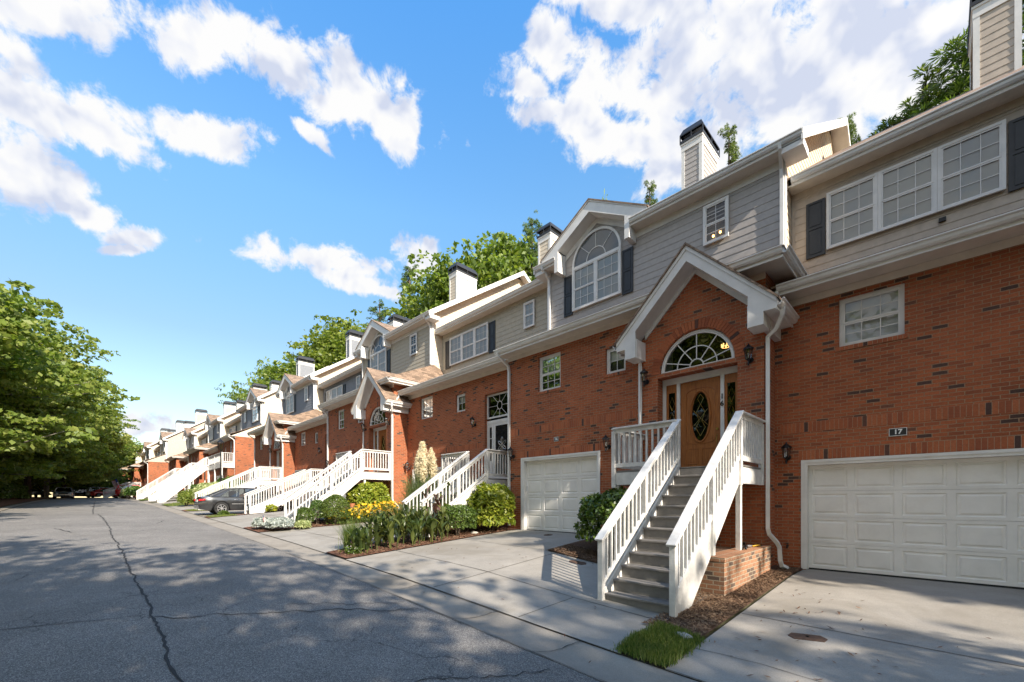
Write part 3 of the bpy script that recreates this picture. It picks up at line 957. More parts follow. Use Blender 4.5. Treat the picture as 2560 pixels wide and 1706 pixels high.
        fo = s.b(f, 'garage_door', 'garage_white')
        k = MB(); k.box(a0, a1, yd + .032, yd + .05, z0 - .2, c1); k.box(a0, a1, yd - .005, yd + .03, z0 - .02, z0 + .018)
        s.b(k, 'bottom_seal', 'rubber', fo)
        if keypad:
            k = MB(); k.box(x0 + .13, x0 + .20, y + .06, y + .085, z0 + 1.25, z0 + 1.42); s.b(k, 'keypad', 'blind')

    def chimney(s, x0, x1, y0, y1, z0, z1, mat, ztop):
        f = MB()
        e = .018
        siding(f, lambda z: (x0, x1), z0, z1 - .34, y=y0)
        siding(f, lambda z: (y0, y1), z0, z1 - .34, x=x1, sgn=1)
        siding(f, lambda z: (y0, y1), z0, z1 - .34, x=x0, sgn=-1)
        f.quad((x0, y1, z0), (x1, y1, z0), (x1, y1, z1 - .3), (x0, y1, z1 - .3))
        fo = s.b(f, 'chimney', mat)
        w = MB(); c = .10
        for (xa, xb, ya, yb) in ((x0 - .022, x0 + c, y0 - .022, y0 - .0), (x1 - c, x1 + .022, y0 - .022, y0 - .0), (x1, x1 + .022, y0, y0 + c), (x1, x1 + .022, y1 - c, y1 + .02), (x0 - .022, x0, y0, y0 + c), (x0 - .022, x0, y1 - c, y1 + .02)):
            w.box(xa, xb, ya, yb, z0, z1 - .34)
        w.box(x0 - .03, x1 + .03, y0 - .03, y1 + .03, z1 - .34, z1 - .10)
        w.box(x0 - .055, x1 + .055, y0 - .055, y1 + .055, z1 - .10, z1)
        s.b(w, 'chimney_trim', 'white_trim', fo)
        k = MB()
        X0, X1, Y0, Y1 = x0 - .075, x1 + .075, y0 - .075, y1 + .075
        zb = z1 - .03
        k.box(X0, X1, Y0, Y0 + .03, zb, zb + .10); k.box(X0, X1, Y1 - .03, Y1, zb, zb + .10)
        k.box(X0, X0 + .03, Y0 + .03, Y1 - .03, zb, zb + .10); k.box(X1 - .03, X1, Y0 + .03, Y1 - .03, zb, zb + .10)
        zs = zb + .30
        ym = (Y0 + Y1) / 2
        for (xx, yy) in ((X0, Y0), (X1 - .035, Y0), (X0, Y1 - .035), (X1 - .035, Y1 - .035), (X0, ym), (X1 - .035, ym)):
            k.box(xx, xx + .035, yy, yy + .035, zb + .10, zs)
        xm = (X0 + X1) / 2
        k.box(xm - .017, xm + .017, Y0, Y0 + .03, zb + .10, zs)
        i1, i2 = .10, .20
        L = [(0, zs), (0, zs + .05), (i1, zs + (ztop - zs) * .75), (i2, ztop)]
        for (a, za), (b_, zb_) in zip(L, L[1:]):
            P = [(X0 + a, Y0 + a, za), (X1 - a, Y0 + a, za), (X1 - a, Y1 - a, za), (X0 + a, Y1 - a, za)]
            Q = [(X0 + b_, Y0 + b_, zb_), (X1 - b_, Y0 + b_, zb_), (X1 - b_, Y1 - b_, zb_), (X0 + b_, Y1 - b_, zb_)]
            for q in range(4): k.quad(P[q], P[(q + 1) % 4], Q[(q + 1) % 4], Q[q])
        k.quad(*Q)
        k.quad(*[(p[0], p[1], zs) for p in P])
        s.b(k, 'chimney_cap', 'shutter_black', fo)

    def number(s, txt, x, z, y, h=.10, w=.2, plate=True):
        p = MB(); p.box(x - w / 2, x + w / 2, y - .012, y, z - h * .75, z + h * .75)
        po = s.b(p, 'number_plate', 'number_black') if plate else None
        cu = bpy.data.curves.new('digits', 'FONT')
        cu.body = txt; cu.size = h * 1.25; cu.align_x = 'CENTER'; cu.align_y = 'CENTER'; cu.extrude = .002; cu.offset = .004
        o = bpy.data.objects.new('digits', cu)
        COL.objects.link(o)
        dg = bpy.context.evaluated_depsgraph_get()
        me = bpy.data.meshes.new_from_object(o.evaluated_get(dg))
        bpy.data.objects.remove(o)
        me.materials.clear(); me.materials.append(MATS['number_white' if plate else 'number_black'])
        n = bpy.data.objects.new('house_number', me); COL.objects.link(n)
        n.parent = po or s.root
        n.rotation_euler = (rad(90), 0, 0)
        n.location = (x - s.org[0], y - .015 - s.org[1], z - s.org[2])
        if plate:
            r = MB()
            for a in ((x - w / 2, x + w / 2, z - h * .75, z - h * .75 + .008), (x - w / 2, x + w / 2, z + h * .75 - .008, z + h * .75), (x - w / 2, x - w / 2 + .008, z - h * .75 + .008, z + h * .75 - .008), (x + w / 2 - .008, x + w / 2, z - h * .75 + .008, z + h * .75 - .008)):
                r.box(a[0], a[1], y - .015, y - .0125, a[2], a[3])
            s.b(r, 'plate_border', 'number_white', po)


def brick_front(h, x0, x1, z0, z1, y, holes, name='brick_wall', depth=.14):
    f = MB()
    f.polyxz([rect(x0, x1, z0, z1)] + [rect(*q) for q in holes], y, y + depth)
    return h.b(f, name, 'brick')


def unit_A(dx, dy, dz, label, front='siding_grey', sidem='siding_cream', mirror=False, porch=True, number=None, zg=-.4, far=False, group=None, ld=.0):
    h = House('townhouse', label, 'townhouse', group, (-6.4, 10.0, .5), (dx, dy, dz), -6.4 if mirror else None)
    XL, XR, Y1 = -10.2, -2.55, 9.95
    win = [(-8.85, -7.97, 4.96, 6.05), (-6.41, -5.80, 5.0, 5.7)]
    gar = (-9.57, -6.58, .62, 2.94)
    holes = list(win) + ([(-9.5, -6.65, .0, 2.87)] if True else [])
    if porch: holes.append((-4.95, -2.97, 1.9, 5.62))
    else: holes.append((-4.9, -3.9, 3.3, 5.5))
    brick_front(h, XL, XR, zg, 6.33, Y1, holes)
    # side walls
    f = MB()
    f.box(XR - .14, XR, Y1 + .142, 24.5, zg, 6.34); f.box(XL, XL + .14, Y1 + .142, 24.5, zg, 6.34)
    f.box(XL + .14, XR - .14, 24.36, 24.5, zg, 6.34)
    h.b(f, 'side_brick_wall', 'brick')
    # soldier courses and sills
    f = MB()
    soldiers(f, XL + .02, -5.45 if porch else XR - .02, 3.70, 3.91, Y1)
    soldiers(f, gar[0] - .2, gar[1] + .2, 2.955, 3.16, Y1)
    for (a, b_, c_, d_) in win:
        soldiers(f, a - .05, b_ + .05, c_ - .085, c_ - .005, Y1, .02)
    soldier_parts(h, f)
    h.window(*win[0], Y1 + .07, 3, 2, True, 'half', gap=.09)
    h.window(*win[1], Y1 + .07, 2, 2, False, 'half', gap=.09)
    h.garage(*gar, Y1, 4, keypad=True)
    h.lantern(-6.30, Y1, 3.08); h.lantern(-9.93, Y1, 3.08)
    if number: h.number(number, -8.12, 3.42, Y1 - .004, .085, .17)
    # lower eave: soffit, frieze, gutter, roof
    YG, ZG = 9.47, 6.48
    s = MB()
    if porch:
        s.box(XL - .1, -4.80, YG, Y1, 6.335, 6.36); s.box(-3.12, XR + .42, YG, Y1, 6.335, 6.36)
    else:
        s.box(XL - .1, XR + .42, YG, Y1, 6.335, 6.36)
    s.box(XR, XR + .42, Y1, 11.3, 6.335, 6.36)
    s.box(XL, XR, Y1 - .02, Y1 - .002, 6.20, 6.335)
    h.b(s, 'soffit', 'cream_trim')
    if porch:
        h.gutter((XL - .1, YG, ZG), (-4.74, YG, ZG), (0, -1, 0)); h.gutter((-3.18, YG, ZG), (XR + .42, YG, ZG), (0, -1, 0))
    else:
        h.gutter((XL - .1, YG, ZG), (XR + .42, YG, ZG), (0, -1, 0))
    h.gutter((XR + .42, YG, ZG), (XR + .42, 11.4, ZG), (1, 0, 0))
    r = MB()
    zr = lambda y: 6.50 + .4565 * (y - 9.44)
    if porch:
        r.slab([(XL - .1, YG - .03, 6.50), (-4.72, YG - .03, 6.50), (-4.72, 12.2, 7.76), (XL - .1, 12.2, 7.76)], .04)
        r.slab([(-4.719, 10.12, zr(10.12)), (-3.201, 10.12, zr(10.12)), (-3.201, 12.2, 7.76), (-4.719, 12.2, 7.76)], .04)
        r.slab([(-3.20, YG - .03, 6.50), (XR + .44, YG - .03, 6.50), (XR - .10, 12.2, 7.76), (-3.20, 12.2, 7.76)], .04)
    else:
        r.slab([(XL - .1, YG - .03, 6.50), (XR + .44, YG - .03, 6.50), (XR - .10, 12.2, 7.76), (XL - .1, 12.2, 7.76)], .04)
    r.slab([(XR + .44, YG - .03, 6.50), (XR + .44, 13.5, 6.50), (XR - .10, 13.5, 7.3), (XR - .10, 12.2, 7.76)], .04)
    r.slab([(XL - .1, 12.2, 7.76), (XL - .1, 24.5, 6.5), (XL + .3, 24.5, 6.5), (XL + .3, 12.2, 7.76)], .04)
    h.b(r, 'lower_roof', 'shingle')
    # upper storey
    UX0, UX1, UY = -10.3, -2.69, 12.13
    EZ_, RY, RZ = 10.0, 18.3, 14.63
    gc = -8.15
    f = MB()
    def fr(z):
        if z <= 10.0: return (UX0, UX1)
        w_ = (11.15 - z) / .59
        return (gc - w_, gc + w_)
    siding(f, fr, 7.35, 11.14, y=UY)
    f.box(UX0 + .01, UX1 - .01, UY + .001, UY + .1, 7.0, 10.0)
    h.b(f, 'front_siding', front)
    f = MB()
    def sr(z):
        if z <= 10.2: return (UY, 24.4)
        k = (z - 10.2) / .67
        return (11.9 + k, 24.7 - k)
    siding(f, sr, 6.6, 14.3, x=UX1, sgn=1)
    siding(f, sr, 6.6, 14.3, x=UX0, sgn=-1)
    for xx in (XL - .02,):
        f.add([(xx, 9.6, 6.345), (xx, 12.2, 6.345), (xx, 12.2, 7.70)], [(0, 1, 2)])
        f.add([(xx + .1, 9.6, 6.345), (xx + .1, 12.2, 6.345), (xx + .1, 12.2, 7.70)], [(0, 1, 2)])
        f.box(UX0 + .03, XL - .0, 12.14, 24.0, 6.345, 6.6)
    h.b(f, 'side_siding', sidem)
    cb = MB()
    cb.box(UX1 - .11, UX1 + .022, UY - .024, UY - .0, 7.3, 10.0); cb.box(UX1, UX1 + .022, UY, UY + .11, 6.7, 10.0)
    cb.box(UX0 - .022, UX0 + .11, UY - .024, UY - .0, 7.3, 10.0); cb.box(UX0 - .022, UX0, UY, UY + .11, 6.7, 10.0)
    cb.box(gc + 1.47, UX1 - .11, UY - .028, UY - .003, 9.78, 10.0)
    h.b(cb, 'corner_board', 'white_trim')
    # main roof
    r = MB()
    zu = lambda y: 10.20 + (RZ - 10.20) / (RY - 11.68) * (y - 11.68)
    r.slab([(UX0 - .3, 11.68, 10.20), (gc - 1.5, 11.68, 10.20), (gc - 1.5, RY, RZ), (UX0 - .3, RY, RZ)], .05)
    r.slab([(gc - 1.499, 12.22, zu(12.22)), (gc + 1.499, 12.22, zu(12.22)), (gc + 1.499, RY, RZ), (gc - 1.499, RY, RZ)], .05)
    r.slab([(gc + 1.5, 11.68, 10.20), (UX1 + .46, 11.68, 10.20), (UX1 + .46, RY, RZ), (gc + 1.5, RY, RZ)], .05)
    r.slab([(UX0 - .3, 24.9, 10.20), (UX1 + .46, 24.9, 10.20), (UX1 + .46, RY, RZ), (UX0 - .3, RY, RZ)], .05)
    gy = 13.62
    for sg in (-1, 1):
        r.slab([(gc, 11.62, 11.52), (gc, gy + .1, 11.52), (gc + sg * 2.1, 11.85, 10.28), (gc + sg * 2.1, 11.62, 10.28)], .05)
    rf = h.b(r, 'roof', 'shingle')
    # rakes at the sides
    w = MB()
    for xx, sg in ((UX1 + .46, 1), (UX0 - .3, -1)):
        xa, xb = (xx - .03, xx + .012) if sg > 0 else (xx - .012, xx + .03)
        for y0_, y1_ in ((11.66, RY), (24.92, RY)):
            w.add([(xa, y0_, 10.19), (xb, y0_, 10.19), (xb, y1_, RZ - .01), (xa, y1_, RZ - .01), (xa, y0_, 9.93), (xb, y0_, 9.93), (xb, y1_, RZ - .27), (xa, y1_, RZ - .27)],
                  [(0, 1, 2, 3), (4, 7, 6, 5), (0, 4, 5, 1), (1, 5, 6, 2), (2, 6, 7, 3), (3, 7, 4, 0)])
        # sloped soffit under the rake
        xs0, xs1 = sorted((xx, UX1 if sg > 0 else UX0))
        for y0_, y1_ in ((11.7, RY), (24.9, RY)):
            w.slab([(xs0, y0_, 10.10), (xs1, y0_, 10.10), (xs1, y1_, RZ - .12), (xs0, y1_, RZ - .12)], .02)
        # cornice return
        w.box(min(xx, xx - sg * .44), max(xx, xx - sg * .44) - .002, 11.72, 12.3, 9.86, 10.05)
    h.b(w, 'rake_board', 'white_trim')
    # front gable rake with returns
    yr = 11.66
    f = MB()
    def half(sg):
        return [(gc + sg * 2.06, 10.27), (gc + sg * 2.06, 10.07), (gc + sg * 1.47, 10.07), (gc + sg * 1.47, 9.62), (gc + sg * 1.31, 9.62), (gc + sg * 1.31, 10.34)]
    poly = [(gc, 11.49)] + half(1) + [(gc, 11.10)] + half(-1)[::-1]
    f.polyxz([poly], yr, yr + .03)
    for sg in (-1, 1):
        xa, xb = sorted((gc + sg * 1.31, gc + sg * 1.47))
        f.box(xa, xb, yr + .03, UY - .03, 9.62, 10.3)
        f.slab([(gc, yr + .03, 11.12), (gc, UY, 11.12), (gc + sg * 1.31, UY, 10.36), (gc + sg * 1.31, yr + .03, 10.36)], .02)
        # frieze on the wall
        f.add([(gc, UY - .03, 11.11), (gc + sg * 1.31, UY - .03, 10.34), (gc + sg * 1.31, UY - .03, 10.14), (gc, UY - .03, 10.91), (gc, UY - .018, 11.11), (gc + sg * 1.31, UY - .018, 10.34), (gc + sg * 1.31, UY - .018, 10.14), (gc, UY - .018, 10.91)],
              [(0, 1, 2, 3), (2, 6, 7, 3), (4, 5, 6, 7)])
        # crown strip
        f.beam((gc, yr - .012, 11.47), (gc + sg * 2.06, yr - .012, 10.26), .024, .07, ztop=True)
    h.b(f, 'gable_rake', 'white_trim')
    s = MB()
    s.box(UX0 - .3, gc - 1.47, 11.72, UY, 9.985, 10.01); s.box(gc + 1.47, UX1 + .44, 11.72, UY, 9.985, 10.01)
    h.b(s, 'upper_soffit', 'cream_trim')
    h.gutter((UX0 - .3, 11.72, 10.17), (gc - 1.45, 11.72, 10.17), (0, -1, 0))
    h.gutter((gc + 1.47, 11.72, 10.17), (UX1 + .45, 11.72, 10.17), (0, -1, 0))
    # arched window
    yf = UY - .10
    px0, px1, pz0, pz = -9.12, -7.19, 8.22, 9.73
    R = (px1 - px0) / 2
    f = MB()
    cas = .075
    f.box(px0, px0 + cas, yf, UY, pz0, pz); f.box(px1 - cas, px1, yf, UY, pz0, pz)
    f.box(px0 + cas, px1 - cas, yf, UY, pz0, pz0 + .06)
    f.box(px0 + cas, px1 - cas, yf - .003, UY, pz - .10, pz)
    f.box(gc - .045, gc + .045, yf, UY, pz0 + .06, pz - .10)
    ringxz(f, gc, pz, R - cas, R, yf, UY, 0, 180, 32)
    ringxz(f, gc, pz, .36, .385, yf + .025, yf + .04, 0, 180, 20)
    for a in (45, 90, 135) if True else ():
        p, q = (gc + .38 * math.cos(rad(a)), pz + .38 * math.sin(rad(a))), (gc + (R - cas) * math.cos(rad(a)), pz + (R - cas) * math.sin(rad(a)))
        f.beam((p[0], yf + .032, p[1]), (q[0], yf + .032, q[1]), .018, .02, up=(0, 1, 0))
    h.sash(f, px0 + cas, gc - .045, pz0 + .06, pz - .10, yf, 3, 2, True)
    h.sash(f, gc + .045, px1 - cas, pz0 + .06, pz - .10, yf, 3, 2, True)
    fo = h.b(f, 'arched_window', 'white_trim')
    g_ = MB(); yy = yf + .036
    g_.quad((px0 + cas, yy, pz0 + .06), (px1 - cas, yy, pz0 + .06), (px1 - cas, yy, pz - .08), (px0 + cas, yy, pz - .08))
    a_ = arc(gc, pz, R - cas, 0, 180, 28)
    g_.add([(p[0], yy, p[1]) for p in a_], [tuple(range(len(a_)))])
    h.b(g_, 'pane', 'window_glass', fo)
    h.behind(fo, px0 + cas, px1 - cas, pz0 + .06, pz - .1, yf + .05, 'blind')
    q_ = MB(); q_.add([(p[0], yf + .06, p[1]) for p in a_], [tuple(range(len(a_)))]); h.b(q_, 'screen', 'window_screen', fo)
    h.shutter(px0 - .40, px0 - .02, 8.15, 9.56, UY); h.shutter(px1 + .02, px1 + .40, 8.15, 9.56, UY)
    wo = h.window(-4.62, -3.96, 8.62, 9.70, UY - .10, 2, 2, True, 'blind' if far else 'room')
    if number == '16':
        k = MB()
        for (xx, zz) in ((-4.36, 8.80), (-4.18, 8.83)):
            k.tube([(xx, UY - .058, zz - .02), (xx, UY - .058, zz + .02)], .028, 8)
        h.b(k, 'vanity_lamp', 'ember_lamp', wo)
    # chimney
    h.chimney(-7.13, -6.38, 16.5, 18.1, 12.7, 15.56, front if far else ('siding_grey' if front == 'siding_grey' else sidem), 16.2)
    # downspouts
    h.downspout([(UX1 + .0, 11.66, 10.07), (UX1 + .0, 11.68, 9.98), (UX1 - .05, 12.02, 9.72), (UX1 - .05, 12.075, 9.5), (UX1 - .05, 12.075, 7.76)])
    h.downspout([(UX0 + .1, 11.66, 10.07), (UX0 + .1, 11.68, 9.98), (UX0 + .12, 12.02, 9.72), (UX0 + .12, 12.075, 9.5), (UX0 + .12, 12.075, 7.8)])
    h.downspout([(XL + .05, YG - .06, ZG - .1), (XL + .05, YG - .04, ZG - .2), (XL + .10, Y1 - .10, ZG - .45), (XL + .10, Y1 - .06, ZG - .62), (XL + .10, Y1 - .06, .75)])
    if porch:
        xc, yg, yp = -3.96, 9.40, 9.85
        f = MB()
        outer = [(-5.42, zg), (-2.55, zg), (-2.55, 5.50), (xc, 6.915), (-5.42, 5.50)]
        door = rect(-4.86, -3.06, 2.20, 4.56)
        ar = [(-3.96 + .85, 4.66)] + arc(xc, 4.66, .85, 2, 178, 30) + [(xc - .85, 4.66)]
        f.polyxz([outer, door, ar], yp, yp + .10)
        h.b(f, 'porch_brick_wall', 'brick')
        f = MB()
        f.polyxz([rect(-4.95, -2.97, 1.9, 5.62), rect(-4.86, -3.06, 2.20, 4.56), ar], yp + .103, yp + .26)
        h.b(f, 'brick_reveal', 'brick')
        # radial soldier ring over the arch
        f = MB()
        nb = 40
        for i in range(nb):
            a = math.pi * (i + .5) / nb
            c_, s_ = math.cos(a), math.sin(a)
            r0, r1 = .862, 1.065
            w0, w1 = .86 * math.pi / nb / 2 - .004, 1.065 * math.pi / nb / 2 - .005
            P = [(xc + r0 * c_ + w0 * s_, 4.66 + r0 * s_ - w0 * c_), (xc + r1 * c_ + w1 * s_, 4.66 + r1 * s_ - w1 * c_), (xc + r1 * c_ - w1 * s_, 4.66 + r1 * s_ + w1 * c_), (xc + r0 * c_ - w0 * s_, 4.66 + r0 * s_ + w0 * c_)]
            f.add([(p[0], yp - .012, p[1]) for p in P] + [(p[0], yp + .03, p[1]) for p in P], [(0, 1, 2, 3), (0, 4, 5, 1), (1, 5, 6, 2), (2, 6, 7, 3), (3, 7, 4, 0)])
        h.b(f, 'brick_arch', 'arch_brick')
        # fanlight
        f = MB()
        ya = yp + .06
        ringxz(f, xc, 4.665, .765, .845, ya, ya + .08, 0, 180, 36)
        ringxz(f, xc, 4.665, .80, .825, ya - .018, ya, 0, 180, 36)
        f.box(xc - .845, xc + .845, ya + .001, ya + .08, 4.645, 4.70)
        ringxz(f, xc, 4.70, .14, .165, ya + .02, ya + .04, 0, 180, 16)
        ringxz(f, xc, 4.70, .44, .462, ya + .02, ya + .04, 0, 180, 24)
        for a in (18, 54, 90, 126, 162):
            p0 = (xc + .15 * math.cos(rad(a)), 4.70 + .15 * math.sin(rad(a))); p1 = (xc + .765 * math.cos(rad(a)), 4.67 + .765 * math.sin(rad(a)))
            f.beam((p0[0], ya + .03, p0[1]), (p1[0], ya + .03, p1[1]), .02, .02, up=(0, 1, 0))
        fo = h.b(f, 'fanlight', 'white_trim')
        a_ = arc(xc, 4.69, .775, 0, 180, 28)
        g_ = MB(); g_.add([(p[0], ya + .045, p[1]) for p in a_], [tuple(range(len(a_)))]); h.b(g_, 'pane', 'dark_glass', fo)
        q_ = MB(); q_.box(xc - .8, xc + .8, ya + .55, ya + .56, 4.6, 5.6); h.b(q_, 'dark_room_backing', 'unlit_room_dark', fo)
        if not far:
            k = MB()
            for i in range(7):
                aa = i * 2 * math.pi / 7
                k.tube([(-3.42 + .08 * math.cos(aa), ya + .3 + .08 * math.sin(aa), 5.06), (-3.42 + .08 * math.cos(aa), ya + .3 + .08 * math.sin(aa), 5.13)], .013, 6)
            k.tube([(-3.42 + .08 * math.cos(i * math.pi / 6), ya + .3 + .08 * math.sin(i * math.pi / 6), 5.06) for i in range(13)], .006, 5)
            h.b(k, 'chandelier', 'ember_lamp', fo)
        # door frame, sidelights, door
        yd = yp + .27
        f = MB()
        f.box(-4.88, -4.78, yd, yd + .08, 2.26, 4.42); f.box(-3.14, -3.04, yd, yd + .08, 2.26, 4.42)
        f.box(-4.51, -4.43, yd, yd + .08, 2.26, 4.42); f.box(-3.50, -3.42, yd, yd + .08, 2.26, 4.42)
        f.box(-4.90, -3.02, yd - .004, yd + .08, 4.42, 4.57)
        f.box(-4.92, -3.0, yd - .03, yd - .005, 4.535, 4.58)
        h.b(f, 'door_frame', 'white_trim')
        fl = 'white_trim' if far else 'oak_door'
        for (a, b_) in ((-4.78, -4.51), (-3.42, -3.14)):
            f = MB()
            f.polyxz([rect(a, b_, 2.28, 4.42), rect(a + .055, b_ - .055, 2.95, 4.22)], yd + .03, yd + .06)
            f.box(a + .06, b_ - .06, yd + .022, yd + .03, 2.42, 2.80)
            so = h.b(f, 'sidelight', fl)
            g_ = MB(); g_.box(a + .05, b_ - .05, yd + .05, yd + .055, 2.95, 4.22); h.b(g_, 'pane', 'dark_glass', so)
            k = MB()
            xm = (a + b_) / 2
            for zz in (3.2, 3.58, 3.95):
                k.tube([(xm, yd + .045, zz - .17), (xm + .06, yd + .045, zz), (xm, yd + .045, zz + .17), (xm - .06, yd + .045, zz), (xm, yd + .045, zz - .17)], .005, 4)
            h.b(k, 'leaded_pattern', 'brass', so)
        q_ = MB(); q_.box(-4.88, -3.04, yd + .30, yd + .31, 2.2, 4.5); h.b(q_, 'dark_room_backing', 'unlit_room_dark')
        dxa, dxb, dz0, dz1 = -4.425, -3.505, 2.28, 4.415
        f = MB()
        cx, cz, ra, rb = (dxa + dxb) / 2, 3.56, .20, .57
        el_ = [(cx + ra * math.cos(rad(i * 10)), cz + rb * math.sin(rad(i * 10))) for i in range(36)]
        f.polyxz([rect(dxa, dxb, dz0, dz1), el_], yd + .04, yd + .085)
        # mouldings: ring round the oval, arched upper panel, two lower panels
        o_ = [(cx + (ra + .035) * math.cos(rad(i * 10)), yd + .036, cz + (rb + .035) * math.sin(rad(i * 10))) for i in range(37)]
        f.tube(o_, .022, 6, cap=False)
        up = [(dxa + .13, yd + .038, 3.02), (dxa + .13, yd + .038, 4.12)] + [(cx + .32 * math.cos(rad(a)), yd + .038, 4.13 + .10 * math.sin(rad(a))) for a in range(150, 29, -15)] + [(dxb - .13, yd + .038, 4.12), (dxb - .13, yd + .038, 3.02)]
        f.tube(up, .011, 5)
        f.tube([(dxa + .13, yd + .038, 3.02)] + [(cx + .32 * math.cos(rad(a)), yd + .038, 2.98 + .06 * math.sin(rad(a))) for a in range(180, 361, 20)] + [(dxb - .13, yd + .038, 3.02)], .011, 5)
        for (a, b_) in ((dxa + .13, cx - .05), (cx + .05, dxb - .13)):
            f.tube([(a, yd + .038, 2.45), (b_, yd + .038, 2.45), (b_, yd + .038, 2.80), (a, yd + .038, 2.80), (a, yd + .038, 2.45)], .011, 5)
            f.box(a + .05, b_ - .05, yd + .032, yd + .04, 2.50, 2.75)
        do = h.b(f, 'front_door', 'oak_door')
        g_ = MB(); g_.add([(p[0], yd + .07, p[1]) for p in el_], [tuple(range(36))]); h.b(g_, 'oval_glass', 'dark_glass', do)
        k = MB()
        for sx in (-1, 1):
            k.tube([(cx, yd + .062, 3.10), (cx + sx * .11, yd + .062, 3.30), (cx + sx * .03, yd + .062, 3.45), (cx + sx * .10, yd + .062, 3.66), (cx, yd + .062, 3.85), (cx + sx * .07, yd + .062, 3.98), (cx, yd + .062, 4.08)], .006, 5)
            k.tube([(cx + sx * .16, yd + .062, 3.35), (cx, yd + .062, 3.52), (cx + sx * .16, yd + .062, 3.72)], .005, 5)
        h.b(k, 'leaded_pattern', 'brass', do)
        k = MB(); k.tube([(dxb - .07, yd + .04, 3.22), (dxb - .07, yd - .0, 3.22)], .028, 8); k.tube([(dxb - .07, yd + .02, 3.1), (dxb - .07, yd - .03, 3.05), (dxb - .07, yd - .03, 2.95), (dxb - .07, yd + .02, 2.88)], .011, 6)
        h.b(k, 'door_handle', 'brass', do)
        if number == '16':
            cu = 0
            h.number('1', -3.46, 3.93, yd - .002, .125, .1, plate=False)
            h.number('6', -3.46, 3.77, yd - .002, .125, .1, plate=False)
        k = MB(); k.box(-4.88, -3.04, yp + .02, yd + .1, 2.20, 2.27); h.b(k, 'door_sill', 'step_paint')
        # porch gable roof
        r = MB()
        for sg in (-1, 1):
            ye = 10.68 if sg > 0 else 10.0
            r.slab([(xc, yg - .09, 7.285), (xc, 11.25, 7.285), (xc + sg * 1.80, ye, 5.50), (xc + sg * 1.80, yg - .09, 5.50)], .05)
        ro = h.b(r, 'porch_roof', 'shingle')
        f = MB()
        def half2(sg):
            return [(xc + sg * 1.75, 5.47), (xc + sg * 1.75, 5.30), (xc + sg * 1.52, 5.30), (xc + sg * 1.52, 5.05), (xc + sg * 1.24, 5.05), (xc + sg * 1.24, 5.68)]
        f.polyxz([[(xc, 7.20)] + half2(1) + [(xc, 6.89)] + half2(-1)[::-1]], yg - .035, yg)
        for sg in (-1, 1):
            f.beam((xc, yg - .047, 7.18), (xc + sg * 1.75, yg - .047, 5.46), .022, .09, ztop=True)
            xa, xb = sorted((xc + sg * 1.22, xc + sg * 1.52))
            f.box(xa, xb, yg, yp - .003, 5.05, 5.50)
            ye = 10.64 if sg > 0 else 9.94
            xa, xb = sorted((xc + sg * 1.46, xc + sg * 1.74))
            f.box(xa, xb, yp - .003, ye, 5.30, 5.335)
            xa, xb = sorted((xc + sg * 1.525, xc + sg * 1.74))
            f.box(xa, xb, yg + .001, yp - .003, 5.302, 5.34)
            f.slab([(xc, yg, 6.93), (xc, yp - .003, 6.93), (xc + sg * 1.52, yp - .003, 5.43), (xc + sg * 1.52, yg, 5.43)], .02)
            f.add([(xc, yp - .03, 6.915), (xc + sg * 1.22, yp - .03, 5.71), (xc + sg * 1.22, yp - .03, 5.58), (xc, yp - .03, 6.785), (xc, yp - .004, 6.915), (xc + sg * 1.22, yp - .004, 5.71), (xc + sg * 1.22, yp - .004, 5.58), (xc, yp - .004, 6.785)],
                  [(0, 1, 2, 3), (2, 6, 7, 3), (4, 5, 6, 7)])
        f.box(-2.548, -2.43, yp + .0, 10.64, 5.05, 5.298)
        h.b(f, 'porch_gable_trim', 'white_trim')
        h.gutter((xc + 1.755, yg - .03, 5.47), (xc + 1.755, 10.66, 5.47), (1, 0, 0), 'porch_gutter')
        h.gutter((xc - 1.755, yg - .03, 5.47), (xc - 1.755, 9.96, 5.47), (-1, 0, 0), 'porch_gutter')
        h.lantern(-5.14, yp, 4.58); h.lantern(-2.80, yp, 4.58)
        h.downspout([(xc - 1.80, 9.62, 5.38), (xc - 1.80, 9.64, 5.26), (-5.42, 9.74, 5.14), (-5.30, 9.78, 5.12), (-5.29, 9.78, 4.95), (-5.29, 9.78, 1.0)], .045)
        h.downspout([(xc + 1.80, 9.62, 5.38), (xc + 1.78, 9.62, 5.22), (xc + 1.66, 9.72, 5.02), (-2.47, 9.80, 4.92), (-2.475, 9.82, 4.75), (-2.475, 9.82, 1.02), (-2.46, 9.86, .90), (-2.36, 10.02, .72), (-2.33, 10.08, .62), (-2.32, 10.10, .34), (-2.30, 10.14, .24), (-2.24, 10.3, .17)])
        h.downspout([(-2.38, 10.1, 5.92), (-2.38, 10.1, 5.75), (-2.30, 9.95, 5.62), (-2.2, 9.9, 5.50)], .04)
    else:
        # plain recessed door on the deck
        f = MB(); f.box(-4.9, -4.8, Y1 + .1, Y1 + .16, 3.4, 5.45); f.box(-4.0, -3.9, Y1 + .1, Y1 + .16, 3.4, 5.45); f.box(-4.8, -4.0, Y1 + .1, Y1 + .16, 5.35, 5.45)
        h.b(f, 'door_frame', 'white_trim')
        f = MB(); f.box(-4.8, -4.0, Y1 + .12, Y1 + .17, 3.3, 5.35); f.box(-4.7, -4.1, Y1 + .112, Y1 + .12, 3.6, 4.2); f.box(-4.7, -4.1, Y1 + .112, Y1 + .12, 4.4, 5.2)
        do = h.b(f, 'front_door', 'oak_door')
    return h


